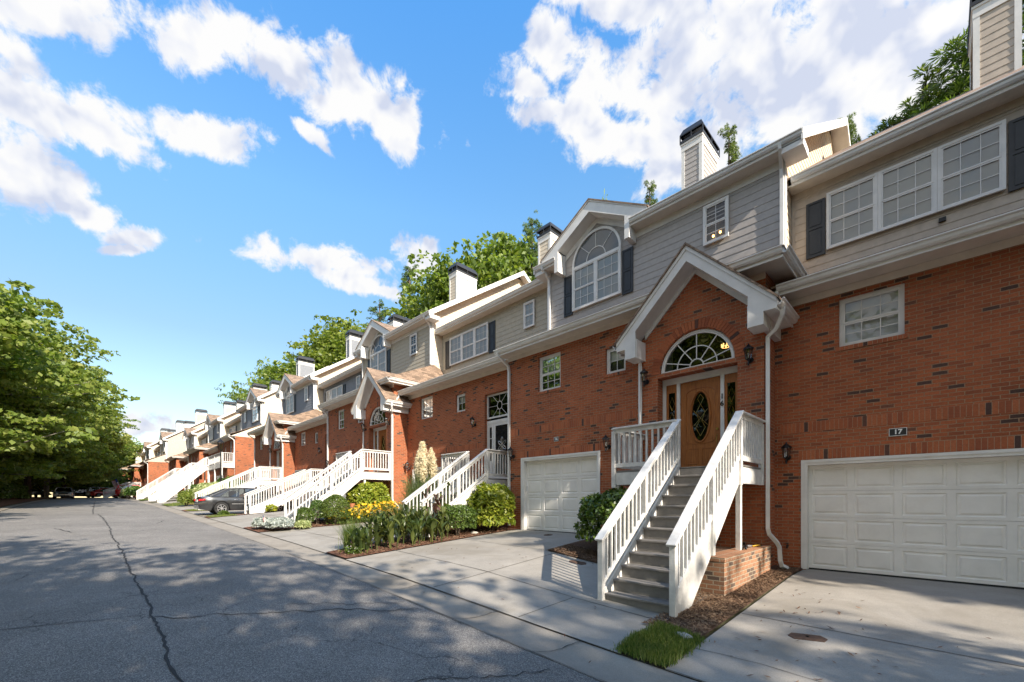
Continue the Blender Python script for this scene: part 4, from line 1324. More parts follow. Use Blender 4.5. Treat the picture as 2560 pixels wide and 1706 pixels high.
def unit_B(dx, dy, dz, label, front='siding_tan', sidem='siding_cream', double=False, number=None, zg=-.5, far=False, group=None, high=False):
    h = House('townhouse', label, 'townhouse', group, (1.3, 10.7, .2), (dx, dy, dz))
    XL, XR, Y1 = -2.55, 5.0, 10.65
    win = [(-1.43, -.46, 4.66, 5.62), (1.2, 1.82, 4.6, 5.33)]
    gx1 = 3.03 if double else .98
    gar = (-2.05, gx1, .15, 2.42)
    dr = (3.0, 4.35, 1.72, 5.02)
    brick_front(h, XL, XR, zg, 5.86, Y1, list(win) + [(-1.98, gx1 - .07, -.3, 2.35)] + ([] if double else [dr]))
    f = MB(); f.box(XR - .14, XR, Y1 + .142, 24.5, zg, 5.86); f.box(XL, XL + .14, Y1 + .142, 24.5, zg, 5.86); f.box(XL + .14, XR - .14, 24.36, 24.5, zg, 5.86)
    h.b(f, 'side_brick_wall', 'brick')
    f = MB()
    soldiers(f, XL + .1, 2.9 if not double else XR - .02, 3.02, 3.225, Y1)
    soldiers(f, gar[0] - .06, gar[1] + .06, 2.435, 2.64, Y1)
    for (a, b_, c_, d_) in win: soldiers(f, a - .05, b_ + .05, c_ - .085, c_ - .005, Y1, .02)
    soldier_parts(h, f)
    h.window(*win[0], Y1 + .07, 3, 2, True, 'half' if not double else 'blind', gap=.09)
    h.window(*win[1], Y1 + .07, 2, 2, False, 'half', gap=.09)
    h.garage(*gar, Y1, 7 if double else 4)
    h.lantern(-2.30, Y1, 2.56)
    if number: h.number(number, -.55, 2.86, Y1 - .004, .095, .25)
    YG, ZG = 10.15, 6.03
    s = MB(); s.box(XL + .1, XR - .002, YG, Y1, 5.865, 5.885); s.box(XL + .12, XR, Y1 - .022, Y1 - .002, 5.72, 5.86)
    h.b(s, 'soffit', 'cream_trim')
    h.gutter((XL + .16, YG, ZG), (XR - .01, YG, ZG), (0, -1, 0))
    r = MB()
    r.slab([(XL + .05, YG - .03, 6.05), (XR - .01, YG - .03, 6.05), (XR - .01, 12.8, 7.27), (XL - .15, 12.8, 7.27), (XL - .15, 11.0, 6.45)], .04)
    h.b(r, 'lower_roof', 'shingle')
    UX0, UX1, UY = -2.69, 4.9, 12.75
    f = MB()
    siding(f, lambda z: (UX0, UX1), 7.0, 9.4, y=UY)
    f.box(UX0 + .01, UX1 - .01, UY + .001, UY + .1, 6.8, 9.4)
    h.b(f, 'front_siding', front)
    f = MB()
    def sr(z):
        if z <= 9.55: return (UY, 24.0)
        k = (z - 9.55) / .67
        return (12.45 + k, 24.2 - k)
    siding(f, sr, 6.2, 13.2, x=UX1, sgn=1); siding(f, sr, 6.2, 13.2, x=UX0, sgn=-1)
    h.b(f, 'side_siding', sidem)
    cb = MB()
    cb.box(UX0 + .022, UX0 + .085, UY - .022, UY - .0, 7.25, 9.2); cb.box(UX0 + .02, UX1, UY - .028, UY - .003, 9.20, 9.40)
    h.b(cb, 'frieze_board', front)
    s = MB(); s.box(UX0 + .02, UX1, 12.32, UY, 9.36, 9.385); h.b(s, 'upper_soffit', 'cream_trim')
    h.gutter((UX0 + .10, 12.32, 9.54), (UX1, 12.32, 9.54), (0, -1, 0))
    r = MB()
    RZ = 9.57 + .67 * (18.3 - 12.28)
    r.slab([(UX0, 12.28, 9.57), (UX1 + .3, 12.28, 9.57), (UX1 + .3, 18.3, RZ), (UX0, 18.3, RZ)], .05)
    r.slab([(UX0, 24.4, 9.57), (UX1 + .3, 24.4, 9.57), (UX1 + .3, 18.3, RZ), (UX0, 18.3, RZ)], .05)
    h.b(r, 'roof', 'shingle')
    w3 = (.91 + 1.94) / 3
    for i in range(3):
        h.window(-1.94 + i * w3 + .002, -1.94 + (i + 1) * w3 - .002, 7.66, 9.02, UY - .10, 3, 2, True, 'blind', cas=.055)
    h.shutter(-2.36, -1.97, 7.60, 8.97, UY); h.shutter(.94, 1.33, 7.60, 8.97, UY)
    h.window(3.13, 3.72, 8.05, 9.1, UY - .10, 2, 2, True, 'blind')
    h.chimney(.63, 1.41, 16.4, 18.0, 12.0, 14.5, front if double else sidem, 15.1)
    if double:
        k = MB(); k.box(-.02, .09, UY - .06, UY - .0, 7.45, 7.53); h.b(k, 'vent_box', 'black_metal')
    if not double:
        h.lantern(2.45, Y1, 4.0)
        yd = Y1 + .12
        f = MB()
        f.box(3.0, 3.09, yd, yd + .06, 1.75, 3.9); f.box(4.26, 4.35, yd, yd + .06, 1.75, 3.9); f.box(3.28, 3.36, yd, yd + .06, 1.75, 3.9)
        f.box(3.0, 4.35, yd - .003, yd + .06, 3.9, 4.02)
        h.b(f, 'door_frame', 'white_trim')
        f = MB(); f.polyxz([rect(3.09, 3.28, 1.78, 3.9), rect(3.12, 3.25, 2.5, 3.78)], yd + .02, yd + .05)
        for zz in (2.9, 3.35): f.box(3.12, 3.25, yd + .02, yd + .04, zz - .012, zz + .012)
        so = h.b(f, 'sidelight', 'white_trim')
        g_ = MB(); g_.box(3.11, 3.26, yd + .04, yd + .045, 2.5, 3.8); h.b(g_, 'pane', 'dark_glass', so)
        f = MB(); f.polyxz([rect(3.36, 4.26, 1.78, 3.9), rect(3.46, 4.16, 1.95, 3.80)], yd + .01, yd + .04); 
        do = h.b(f, 'storm_door', 'white_trim')
        g_ = MB(); g_.box(3.45, 4.17, yd + .03, yd + .036, 1.94, 3.81); h.b(g_, 'door_panel', 'storm_door_dark', do)
        k = MB()
        for i in range(6):
            a = i * math.pi / 3 + math.pi / 2
            cx_, cz_ = 3.82 + .13 * math.cos(a), 3.05 + .17 * math.sin(a)
            loop = [(cx_ + .10 * math.cos(a) * math.cos(tt) - .045 * math.sin(a) * math.sin(tt), yd + .015, cz_ + .13 * math.sin(a) * math.cos(tt) + .045 * math.cos(a) * math.sin(tt)) for tt in [j * math.pi / 6 for j in range(13)]]
            k.tube(loop, .014, 5)
        h.b(k, 'flower_ornament', 'alloy', do)
        f = MB()
        a0, a1, c0, c1 = 3.0, 4.35, 4.10, 5.0
        f.box(a0, a1, yd, yd + .05, c0, c0 + .06); f.box(a0, a1, yd, yd + .05, c1 - .06, c1); f.box(a0, a0 + .07, yd, yd + .05, c0 + .06, c1 - .06); f.box(a1 - .07, a1, yd, yd + .05, c0 + .06, c1 - .06)
        xm, zm = (a0 + a1) / 2, (c0 + c1) / 2
        f.tube([(xm + .13 * math.cos(rad(i * 20)), yd + .03, zm + .15 * math.sin(rad(i * 20))) for i in range(19)], .012, 5)
        for a in range(0, 360, 45):
            ex = min(abs(.60 / (math.cos(rad(a)) or 1e-9)), abs(.38 / (math.sin(rad(a)) or 1e-9))) if a % 90 else (.6 if a % 180 == 0 else .38)
            f.tube([(xm + .13 * math.cos(rad(a)), yd + .03, zm + .15 * math.sin(rad(a))), (xm + ex * math.cos(rad(a)), yd + .03, zm + ex * math.sin(rad(a)))], .010, 4)
        fo = h.b(f, 'transom_window', 'white_trim')
        g_ = MB(); g_.box(a0 + .06, a1 - .06, yd + .035, yd + .04, c0 + .05, c1 - .05); h.b(g_, 'pane', 'dark_glass', fo)
        q_ = MB(); q_.box(a0, a1, yd + .2, yd + .21, 1.7, c1); h.b(q_, 'dark_room_backing', 'unlit_room_dark', fo)
    return h


# ================================================================ wooden stairs
def staircase(x0, x1, xl, yf, yw, zf, yfoot, zfoot, label, dx=0, dy=0, dz=0, group='white entry staircases', mid=True, blocks=2, lattice=False):
    """stair flight between x0..x1 running -Y from yf (landing front) to yfoot; landing xl..x1, yf..yw"""
    org = ((x0 + x1) / 2, yfoot, zfoot)
    root = empty('entry_staircase', (org[0] + dx, org[1] + dy, org[2] + dz))
    tag(root, label, 'staircase', group)
    B = lambda mb, n, m_, parent=None, **k: mb.build(n, m_, parent or root, org=org, **k)
    rise = zf - zfoot
    n = max(3, round(rise / .192))
    r = rise / n
    run = (yf - yfoot) / (n - 1)
    for i in range(n - 1):
        z = zfoot + (i + 1) * r
        y = yfoot + i * run
        t_ = MB(); t_.box(x0 + .045, x1 - .045, y - .03, y + run + .012, z - .035, z)
        B(t_, 'tread', 'step_paint', bevel=.006)
    t_ = MB()
    for i in range(n):
        z = zfoot + i * r
        y = yfoot + i * run
        t_.box(x0 + .045, x1 - .045, y, y + .018, z - (.25 if i == 0 else .0), z + r - .036)
    B(t_, 'riser', 'step_paint')
    sl = (zf - zfoot - r) / (yf - yfoot)           # slope of nosing line
    zn = lambda y: zfoot + r + (y - yfoot) * sl      # nosing height
    for x in (x0, x1):
        s = MB()
        xa, xb = (x - .0, x + .043) if x == x0 else (x - .043, x)
        top = .06
        pts = [(yfoot - .02, zfoot - .15), (yfoot - .02, zn(yfoot) + top), (yf + .0, zn(yf) + top), (yf, zn(yf) - .36)]
        yb = yfoot + .30
        pts.append((yb, zfoot - .15))
        s.add([(xa, p[0], p[1]) for p in pts] + [(xb, p[0], p[1]) for p in pts], [(0, 1, 2, 3, 4), (9, 8, 7, 6, 5)] + [(i, 5 + i, 5 + (i + 1) % 5, (i + 1) % 5) for i in range(5)])
        B(s, 'stringer', 'white_wood', bevel=.004)
    # posts
    RH = .93
    ps = .09
    def post(x, y, za, zb):
        p = MB(); p.box(x - ps / 2, x + ps / 2, y - ps / 2, y + ps / 2, za, zb); B(p, 'post', 'white_wood', bevel=.006)
    xo = {x0: x0 - .0, x1: x1 + .0}
    for x in (x0, x1):
        post(x, yfoot - .05, zfoot - .15, zn(yfoot - .05) + RH - .06)
        post(x, yf - .0, zf - .40, zf + RH - .055)
        if mid: 
            ym = (yfoot + yf) / 2
            post(x, ym, (zn(ym) - .5), zn(ym) + RH - .08)
        # sloping rails
        h_ = MB()
        ya, yb = yfoot - .13, yf + .02
        h_.beam((x, ya, zn(ya) + RH), (x, yb, zn(yb) + RH), .145, .042)
        B(h_, 'handrail', 'white_wood', bevel=.006)
        g_ = MB()
        g_.beam((x, yfoot, zn(yfoot) + RH - .075), (x, yf, zn(yf) + RH - .075), .04, .09, ztop=True)
        g_.beam((x, yfoot, zn(yfoot) + .15), (x, yf, zn(yf) + .15), .045, .09, ztop=True)
        nb = int((yf - yfoot - .15) / .122)
        for i in range(nb):
            y = yfoot + .10 + i * (yf - yfoot - .18) / max(1, nb - 1)
            if mid and abs(y - (yfoot + yf) / 2) < .06: continue
            g_.box(x - .018, x + .018, y - .018, y + .018, zn(y) + .15, zn(y) + RH - .08)
        B(g_, 'balustrade', 'white_wood')
    # landing
    l = MB()
    nbd = int((yw - yf) / .145)
    for i in range(nbd):
        ya = yf + i * (yw - yf) / nbd
        l.box(xl, x1, ya, ya + (yw - yf) / nbd - .006, zf - .05, zf - .015)
    B(l, 'landing_deck', 'step_paint')
    l = MB()
    l.box(xl, x0 - .046, yf + .0, yf + .045, zf - .34, zf - .06); l.box(x0 - .046, x1, yf + .021, yf + .06, zf - .34, zf - .06)
    l.box(xl, xl + .045, yf + .045, yw, zf - .34, zf - .06); l.box(x1 - .045, x1, yf + .045, yw, zf - .34, zf - .06)
    l.box(x1 + .0, x1 + .02, yf + .05, yw, zf - .37, zf - .10)
    B(l, 'landing_fascia', 'white_wood', bevel=.004)
    zg_ = zfoot + .0
    for (x, y) in ((xl + .05, yf + .09), (x0 - .10, yf + .09), (x1 - .06, yf + .15)):
        post(x, y, zg_ - .3, zf - .345)
    def level(x_a, y_a, x_b, y_b):
        h_ = MB(); h_.beam((x_a, y_a, zf + RH), (x_b, y_b, zf + RH), .145, .04); B(h_, 'handrail', 'white_wood', bevel=.006)
        g_ = MB(); g_.beam((x_a, y_a, zf + RH - .065), (x_b, y_b, zf + RH - .065), .04, .085); g_.beam((x_a, y_a, zf + .10), (x_b, y_b, zf + .10), .045, .09)
        L = math.hypot(x_b - x_a, y_b - y_a); nb = max(2, int(L / .125))
        for i in range(1, nb):
            k = i / nb
            x, y = x_a + (x_b - x_a) * k, y_a + (y_b - y_a) * k
            g_.box(x - .018, x + .018, y - .018, y + .018, zf + .10, zf + RH - .07)
        B(g_, 'balustrade', 'white_wood')
    level(x1, yf, x1, yw - .02)
    if x0 - xl > .3:
        level(xl, yf, x0, yf); level(xl, yf, xl, yw - .02)
        post(xl, yf, zf - .40, zf + RH - .055)
    post(x1, yw - .06, zf - .37, zf + RH - .055)
    return root

# ================================================================ the houses in place
G1 = 'townhouses in the nearest brick row'
unit_A(15.3, -.7, -.45, 'grey-sided brick townhouse right of number 17, outside the view', 'siding_grey', 'siding_cream', group=G1)
unit_B(0, 0, 0, 'tan-sided brick townhouse numbered 17 with the wide double garage door', 'siding_tan', 'siding_tan', double=True, number='17', group=G1)
unit_A(0, 0, 0, 'grey-sided brick townhouse numbered 16 with arched fanlight over an oak front door', 'siding_grey', 'siding_cream', number='16', group=G1)
unit_B(-15.2, 0, .57, 'brick townhouse with flower-ornament storm door and square starburst transom, left of number 16', 'siding_beige', 'siding_cream', group=G1)
unit_A(-15.2, 0, .60, 'beige-sided brick townhouse with porch gable right under its arched-window gable', 'siding_beige', 'siding_cream', group=G1)
unit_B(-30.7, 0, .75, 'brick townhouse with blue-grey siding behind the charcoal sedan', 'siding_blue', 'siding_grey', group=G1, far=True)
unit_A(-30.8, 0, .75, 'blue-grey townhouse with arched window at the far end of the nearest row', 'siding_blue', 'siding_cream', group=G1, far=True)
G2 = 'townhouses of the second row with high decks'
unit_A(-43.4, -.4, 1.15, 'grey townhouse nearest in the second row, with cream side wall and high deck', 'siding_blue', 'siding_cream', mirror=True, porch=False, group=G2, far=True, zg=-1.5)
unit_B(-59.0, -.6, 1.25, 'second-row townhouse with triple window, next to the grey end house', 'siding_beige', 'siding_cream', group=G2, far=True, zg=-1.5)
unit_A(-59.0, -.8, 1.25, 'grey second-row townhouse with arched window, between two triple-window houses', 'siding_blue', 'siding_cream', porch=False, group=G2, far=True, zg=-1.5)
unit_B(-74.4, -1.0, 1.3, 'second-row townhouse with triple window, second from its far end', 'siding_beige', 'siding_cream', group=G2, far=True, zg=-1.5)
unit_A(-74.4, -1.2, 1.3, 'arched-window townhouse at the far end of the second row', 'siding_grey', 'siding_cream', porch=False, group=G2, far=True, zg=-1.5)
G3 = 'townhouses of the farthest row'
unit_A(-85.6, -3.4, 1.3, 'farthest-row end townhouse showing a tan side wall over a brick base', 'siding_beige', 'siding_tan', mirror=True, porch=False, group=G3, far=True, zg=-1.5)
unit_B(-101.2, -3.8, 1.4, 'farthest-row townhouse next to the tan-walled end house', 'siding_tan', 'siding_cream', group=G3, far=True, zg=-1.5)
unit_A(-101.2, -4.2, 1.4, 'farthest-row arched-window townhouse, third from its near end', 'siding_grey', 'siding_cream', porch=False, group=G3, far=True, zg=-1.5)
unit_B(-116.6, -4.6, 1.5, 'last visible townhouse at the far end of the street', 'siding_beige', 'siding_cream', group=G3, far=True, zg=-1.5)
unit_A(-116.6, -5.2, 1.5, 'last arched-window townhouse where the street meets the trees', 'siding_beige', 'siding_cream', porch=False, group=G3, far=True, zg=-1.5)

# staircases
staircase(-3.74, -2.58, -5.20, 8.42, 9.83, 2.27, 5.74, -.05, 'white staircase with grey steps up to the oak door of number 16')
staircase(-11.62, -10.62, -13.1, 9.36, 10.63, 2.34, 6.95, .50, 'white staircase behind the broad-leaved plants, up to the flower-ornament door')
staircase(-18.94, -17.78, -20.4, 8.42, 9.83, 2.87, 5.74, .60, 'white staircase rising behind the clipped ball shrubs and yellow flowers')
staircase(-27.3, -26.3, -28.9, 9.3, 10.63, 2.50, 6.2, .84, 'white staircase directly in front of the nose of the charcoal sedan')
staircase(-34.6, -33.45, -36.1, 8.42, 9.83, 3.0, 5.0, .98, 'white staircase rising behind the charcoal sedan roof')
GS = 'long white staircases of the second row'
staircase(-53.2, -51.9, -53.4, 8.3, 9.5, 4.95, 4.7, 1.45, 'long white staircase nearest of the steep ones in the second row', group=GS, mid=True)
staircase(-62.0, -60.7, -62.2, 8.3, 9.3, 4.95, 4.7, 1.55, 'long white staircase, middle of the three steep ones', group=GS)
staircase(-74.0, -72.7, -74.2, 8.2, 9.1, 4.95, 4.4, 1.7, 'long white staircase, farthest of the three steep ones', group=GS)
staircase(-96.0, -94.6, -99.0, 4.4, 6.1, 3.6, 1.6, 2.0, 'low white staircase near the flag at the far row', group=GS)


def deck(x0, x1, y0, y1, z, zb, label):
    root = empty('deck', ((x0 + x1) / 2, y0, zb)); org = ((x0 + x1) / 2, y0, zb)
    tag(root, label, 'deck')
    B = lambda mb, n, m_: mb.build(n, m_, root, org=org)
    d = MB(); d.box(x0, x1, y0, y1, z - .05, z); B(d, 'deck_floor', 'step_paint')
    d = MB(); d.box(x0, x1, y0 - .05, y0 - .001, z - .40, z + .02); d.box(x1 + .001, x1 + .05, y0 - .05, y1, z - .40, z + .02); d.box(x0 - .05, x0 - .001, y0 - .05, y1, z - .40, z + .02); B(d, 'fascia', 'white_wood')
    for (a, b_) in (((x0, y0), (x1, y0)), ((x1, y0), (x1, y1))):
        d = MB()
        d.beam((*a, z + .95), (*b_, z + .95), .14, .05); d.beam((*a, z + .12), (*b_, z + .12), .05, .09)
        L = math.hypot(b_[0] - a[0], b_[1] - a[1]); n = int(L / .14)
        for i in range(1, n):
            x, y = a[0] + (b_[0] - a[0]) * i / n, a[1] + (b_[1] - a[1]) * i / n
            d.box(x - .02, x + .02, y - .02, y + .02, z + .12, z + .93)
        B(d, 'balustrade', 'white_wood')
    for (x, y) in ((x0, y0), (x1, y0), ((x0 + x1) / 2, y0), (x1, y1 - .1)):
        d = MB(); d.box(x - .06, x + .06, y - .06, y + .06, zb - .3 if y == y0 else z, z + .98); B(d, 'post', 'white_wood')


deck(-51.9, -46.0, 8.5, 9.5, 4.95, 1.8, 'high white deck on the brick end house of the second row')
# brick wall standing under the deck
org = (-49, 9.0, 1.8)
root = empty('brick_bay', org); tag(root, 'brick bay with low hipped roof under and behind the high deck', 'bay')
f = MB(); f.box(-51.5, -46.05, 8.95, 9.51, 1.2, 4.55); f.build('brick_wall', 'brick', root, org=org)
f = MB(); f.box(-50.5, -47.6, 8.90, 8.949, 1.6, 3.95); f.build('garage_door', 'garage_white', root, org=org)


# ---------------------------------------------------------------- planters, covers, small things
def planter(dx, dz, label):
    org = (-2.6, 7.2, .0)
    root = empty('brick_planter', (org[0] + dx, org[1], org[2] + dz))
    tag(root, label, 'planter', 'low brick planters beside the stairs')
    f = MB()
    f.box(-2.80, -2.43, 7.2, 9.84, -.2, .60)
    f.box(-3.3, -2.80, 7.2, 7.4, -.2, .60)
    f.build('wall', 'planter_brick', root, org=org)
    f = MB()
    n = 35
    for i in range(n):
        y = 7.19 + i * 2.65 / n
        f.box(-2.81, -2.42, y + .004, y + 2.65 / n - .004, .602, .668)
    f.build('coping', 'planter_brick', root, org=org)
    f = MB(); f.box(-4.2, -2.81, 7.41, 9.84, .0, .56); f.build('soil', 'mulch', root, org=org)


planter(0, 0, 'low weathered brick planter wall beside the stairs of number 16')
planter(-15.2, .62, 'low brick planter behind the yellow flowers')


def cover(x, y, r, label, ori=0.0, sx=1.0):
    z = gz(x, y) + .022
    f = MB()
    P = [(-.20, 0), (-.15, .10), (.15, .10), (.20, 0), (.15, -.10), (-.15, -.10)] if sx else [(r * math.cos(i * math.pi / 8), r * math.sin(i * math.pi / 8)) for i in range(16)]
    c_, s_ = math.cos(ori), math.sin(ori)
    P = [(p[0] * c_ - p[1] * s_, p[0] * s_ + p[1] * c_) for p in P]
    def zz(p): return gz(x + p[0], y + p[1]) - z
    n = len(P)
    f.add([(p[0], p[1], zz(p) - .03) for p in P] + [(p[0], p[1], zz(p) + .018) for p in P], [tuple(range(n))[::-1], tuple(range(n, 2 * n))] + [(i, (i + 1) % n, n + (i + 1) % n, n + i) for i in range(n)])
    root = f.build('utility_cover', 'rust_iron', bevel=.004)
    root.location = (x, y, z)
    tag(root, label, 'cover')
    k = MB(); k.tube([(0, 0, .0), (0, 0, .012)], .018, 8); k.build('bolt', 'black_metal', root)


cover(-1.12, 6.1, .3, 'rusty hexagonal utility cover in the driveway of number 17', .35)
cover(-5.35, 7.25, .3, 'dark hexagonal utility cover beside the round green bush', .1)
cover(-7.9, 9.3, .13, 'small round drain cover before the garage of number 16', 0, 0)

# pruning tools on the planter wall
root = empty('garden_shears', (-2.62, 8.9, .668)); tag(root, 'black garden shears lying on the brick planter wall', 'shears')
f = MB()
f.tube([(0, -.35, .03), (.02, -.2, .05), (-.02, -.05, .03), (0, .1, .03)], .022, 6)
f.tube([(.10, -.32, .03), (.06, -.18, .06), (.02, -.05, .05), (-.03, .1, .05)], .022, 6)
f.build('handle', 'black_metal', root, smooth=True)
f = MB(); f.tube([(0, .08, .04), (.02, .25, .03), (.01, .42, .02)], [.025, .02, .004], 5); f.build('blade', 'alloy', root)
root = empty('hand_pruner', (-2.55, 9.35, .668)); tag(root, 'small yellow-handled pruner at the back of the planter wall', 'pruner')
f = MB(); f.tube([(-.05, -.1, .02), (0, .05, .03), (.0, .18, .02)], .016, 6); f.build('handle', 'yellow_plastic', root, smooth=True)
f = MB(); f.tube([(0, .18, .02), (.02, .30, .02)], [.014, .004], 5); f.build('blade', 'black_metal', root)
# hose bib and hose end on the wall of 17
root = empty('hose_tap', (-2.3, 10.64, .62)); tag(root, 'small dark tap on the brick wall beside the downspout', 'tap')
f = MB(); f.tube([(0, 0, 0), (0, -.09, 0), (0, -.10, -.05)], .016, 8); f.tube([(0, -.07, 0), (0, -.07, .05)], .008, 6); f.tube([(-.03, -.07, .05), (.03, -.07, .05)], .01, 6); f.build('spout', 'black_metal', root, smooth=True)

# flat stones
for i, (x, y, s_, lb) in enumerate([(-2.18, 5.05, .13, 'pale flat stone at the grass corner beside the mulch'), (-10.05, 8.35, .16, 'brown stone below the bright laurel bush')]):
    f = MB(); rng = random.Random(i)
    pts = [(s_ * math.cos(a) * rng.uniform(.8, 1.1), s_ * .7 * math.sin(a) * rng.uniform(.8, 1.1)) for a in [j * math.pi / 5 for j in range(10)]]
    f.add([(p[0], p[1], -.03) for p in pts] + [(p[0] * .9, p[1] * .9, .04) for p in pts] + [(p[0] * .5, p[1] * .5, .06) for p in pts], [tuple(range(20, 30))] + [(a + j, a + (j + 1) % 10, a + 10 + (j + 1) % 10, a + 10 + j) for a in (0, 10) for j in range(10)])
    o = f.build('stone', 'stone', smooth=True); o.location = (x, y, gz(x, y) + .03); tag(o, lb, 'stone')


# ================================================================ plants
R = np.random.RandomState(7)


def unit(n, rs=None):
    rs = rs or R
    v = rs.normal(size=(n, 3)); return v / np.linalg.norm(v, axis=1, keepdims=True)


def leaf_quads(P, size, N=None, rs=None, aspect=1.9, jit=.35, up=0.0):
    """pointed leaves (4-gons) centred on P; N preferred normal"""
    rs = rs or R
    n = len(P)
    if N is None: N = unit(n, rs)
    N = N + unit(n, rs) * jit; N[:, 2] += up
    N /= np.linalg.norm(N, axis=1, keepdims=True)
    A = np.cross(N, unit(n, rs)); A /= np.linalg.norm(A, axis=1, keepdims=True) + 1e-9
    Bv = np.cross(N, A)
    s = (size * rs.uniform(.65, 1.3, n))[:, None]
    L, w_ = A * s * aspect / 2, Bv * s / 2
    return np.stack([P - L, P - L * .1 + w_, P + L, P - L * .1 - w_], 1)


def shrub(name, label, cat, loc, rx, ry, rz, n, size, mat, seed=0, boxy=0.0, lump=.12, group=None, depth=.16, stems=True, core=None, jit=.9, aspect=1.9):
    rs = np.random.RandomState(seed)
    root = empty(name, loc); tag(root, label, cat, group)
    d = unit(n, rs)
    d[:, 2] = np.where(d[:, 2] < -.35, -d[:, 2], d[:, 2])
    q = 1 - boxy * .35
    dd = np.sign(d) * np.abs(d) ** q
    dd /= (np.abs(dd) ** (2 + 4 * boxy)).sum(1, keepdims=True) ** (1 / (2 + 4 * boxy))
    ph = rs.uniform(0, 6, 9)
    lum = 1 + lump * (np.sin(d[:, 0] * 5 + ph[0]) * np.sin(d[:, 1] * 6 + ph[1]) + .7 * np.sin(d[:, 2] * 7 + ph[2] + d[:, 0] * 4) + .5 * np.sin(d[:, 0] * 13 + ph[3]) * np.sin(d[:, 1] * 12 + d[:, 2] * 11))
    rr = 1 - np.abs(rs.normal(0, depth, n))
    P = dd * (lum * rr)[:, None] * np.array([rx, ry, rz])
    P[:, 2] += rz * .82
    P = P[P[:, 2] > .02]
    Q = leaf_quads(P, size, N=P / np.linalg.norm(P - [0, 0, rz * .8], axis=1, keepdims=True) * .6 + 0, rs=rs, jit=jit, aspect=aspect)
    npmesh('foliage', Q, 4, mat, root)
    if stems:
        f = MB()
        rng = random.Random(seed)
        for i in range(7):
            a = rng.uniform(0, 6.28); k = rng.uniform(.3, .7)
            f.tube([(0.03 * math.cos(a), .03 * math.sin(a), -.05), (k * rx * .5 * math.cos(a), k * ry * .5 * math.sin(a), rz * .7), (k * rx * math.cos(a), k * ry * math.sin(a), rz * 1.5)], [.022, .015, .005], 5)
        f.build('stem', 'bark', root)
    return root


def on(x, y, dz=0.02): return (x, y, gz(x, y) + dz)


shrub('bush', 'large round glossy dark green bush between the garage of 16 and its stairs', 'bush', on(-5.15, 8.55), .86, .80, .80, 6500, .060, 'leaf_dark', 1, lump=.07, boxy=.15, depth=.12)
shrub('laurel_bush', 'bright yellow-green laurel bush at the brick corner left of garage 16', 'bush', on(-10.05, 9.05,-.12), .74, .62, .86, 5200, .062, 'leaf_laurel', 2, boxy=.2, lump=.10, aspect=2.6)
shrub('hedge_shrub', 'clipped dark boxy shrub in front of the bright laurel', 'shrub', on(-10.25, 7.85), .52, .50, .50, 5200, .034, 'leaf_box', 3, boxy=.45, lump=.07)
shrub('ball_shrub', 'largest clipped green ball beside the yellow flowers', 'shrub', on(-16.98, 6.95), .56, .54, .66, 7600, .032, 'leaf_box', 4, lump=.03, group='clipped ball shrubs', depth=.06)
shrub('ball_shrub', 'small clipped ball nearest the lower end of the middle staircase', 'shrub', on(-17.15, 5.85), .34, .32, .42, 2600, .032, 'leaf_box', 5, lump=.05, group='clipped ball shrubs', depth=.08)
shrub('ball_shrub', 'upper small clipped ball between the large ball and the staircase', 'shrub', on(-17.5, 6.45), .34, .34, .55, 2600, .032, 'leaf_box', 6, lump=.05, group='clipped ball shrubs', depth=.08)
shrub('laurel_bush', 'bright laurel bush growing above the far brick planter', 'bush', (-18.2, 8.9, 1.10), .85, .85, .68, 5200, .065, 'leaf_laurel', 7, boxy=.2, lump=.12, aspect=2.6)
shrub('dusty_miller', 'larger silver-leaved mound at the kerb bed', 'plant', on(-16.75, 4.85), .50, .42, .26, 2600, .05, 'leaf_silver', 8, lump=.12, group='silver-leaved mounds', stems=False)
shrub('dusty_miller', 'smaller silver-leaved mound with the little flag', 'plant', on(-17.6, 4.5), .38, .32, .24, 1700, .05, 'leaf_silver', 9, lump=.12, group='silver-leaved mounds', stems=False)
shrub('variegated_grass', 'low variegated tuft between the silver mounds and the big ball shrub', 'plant', on(-16.5, 5.55), .26, .24, .16, 600, .04, 'leaf_variegated', 10, stems=False, aspect=5)
shrub('shrub', 'big pale variegated shrub beyond the trunk of the charcoal sedan', 'shrub', on(-38.6, 6.6), 1.9, 1.3, .95, 5200, .10, 'leaf_variegated', 11, lump=.06)
shrub('shrub', 'dark green shrub at the foot of the brick end house', 'shrub', on(-42.6, 8.6), 1.7, 1.2, 1.15, 3600, .12, 'leaf_box', 12, lump=.1)
shrub('shrub', 'wispy bronze shrub at the left of the pale variegated shrub', 'shrub', on(-39.6, 5.1), .6, .5, .6, 900, .09, 'leaf_tree_olive', 13, lump=.2, aspect=4)
shrub('shrub', 'green shrub by the brick wall behind the steep staircases', 'shrub', on(-47.8, 7.2), 1.0, .8, .8, 1500, .12, 'leaf_box', 14, lump=.12)
shrub('shrub', 'rounded shrub by the farthest steep staircase', 'shrub', on(-80.5, 4.6), 1.6, 1.2, 1.0, 2000, .14, 'leaf_box', 15, lump=.1)
shrub('shrub', 'light green shrub right of the red vehicle', 'shrub', on(-86.5, 4.2), 1.4, 1.0, .9, 1500, .14, 'leaf_variegated', 16, lump=.1)
shrub('hosta', 'small leafy plant on the grass strip by the sedan', 'plant', on(-26.55, 5.0), .26, .24, .13, 220, .09, 'leaf_box', 17, stems=False, aspect=2.5)
shrub('hosta', 'small leafy plant in mulch at the foot of the sedan-side staircase', 'plant', on(-26.0, 7.1), .28, .25, .22, 260, .10, 'leaf_laurel', 18, stems=False, aspect=2.5)
shrub('juniper', 'sparse green juniper sprig hiding under the stairs of 16', 'plant', on(-3.05, 7.05), .22, .18, .12, 240, .035, 'leaf_box', 19, stems=False, aspect=3)


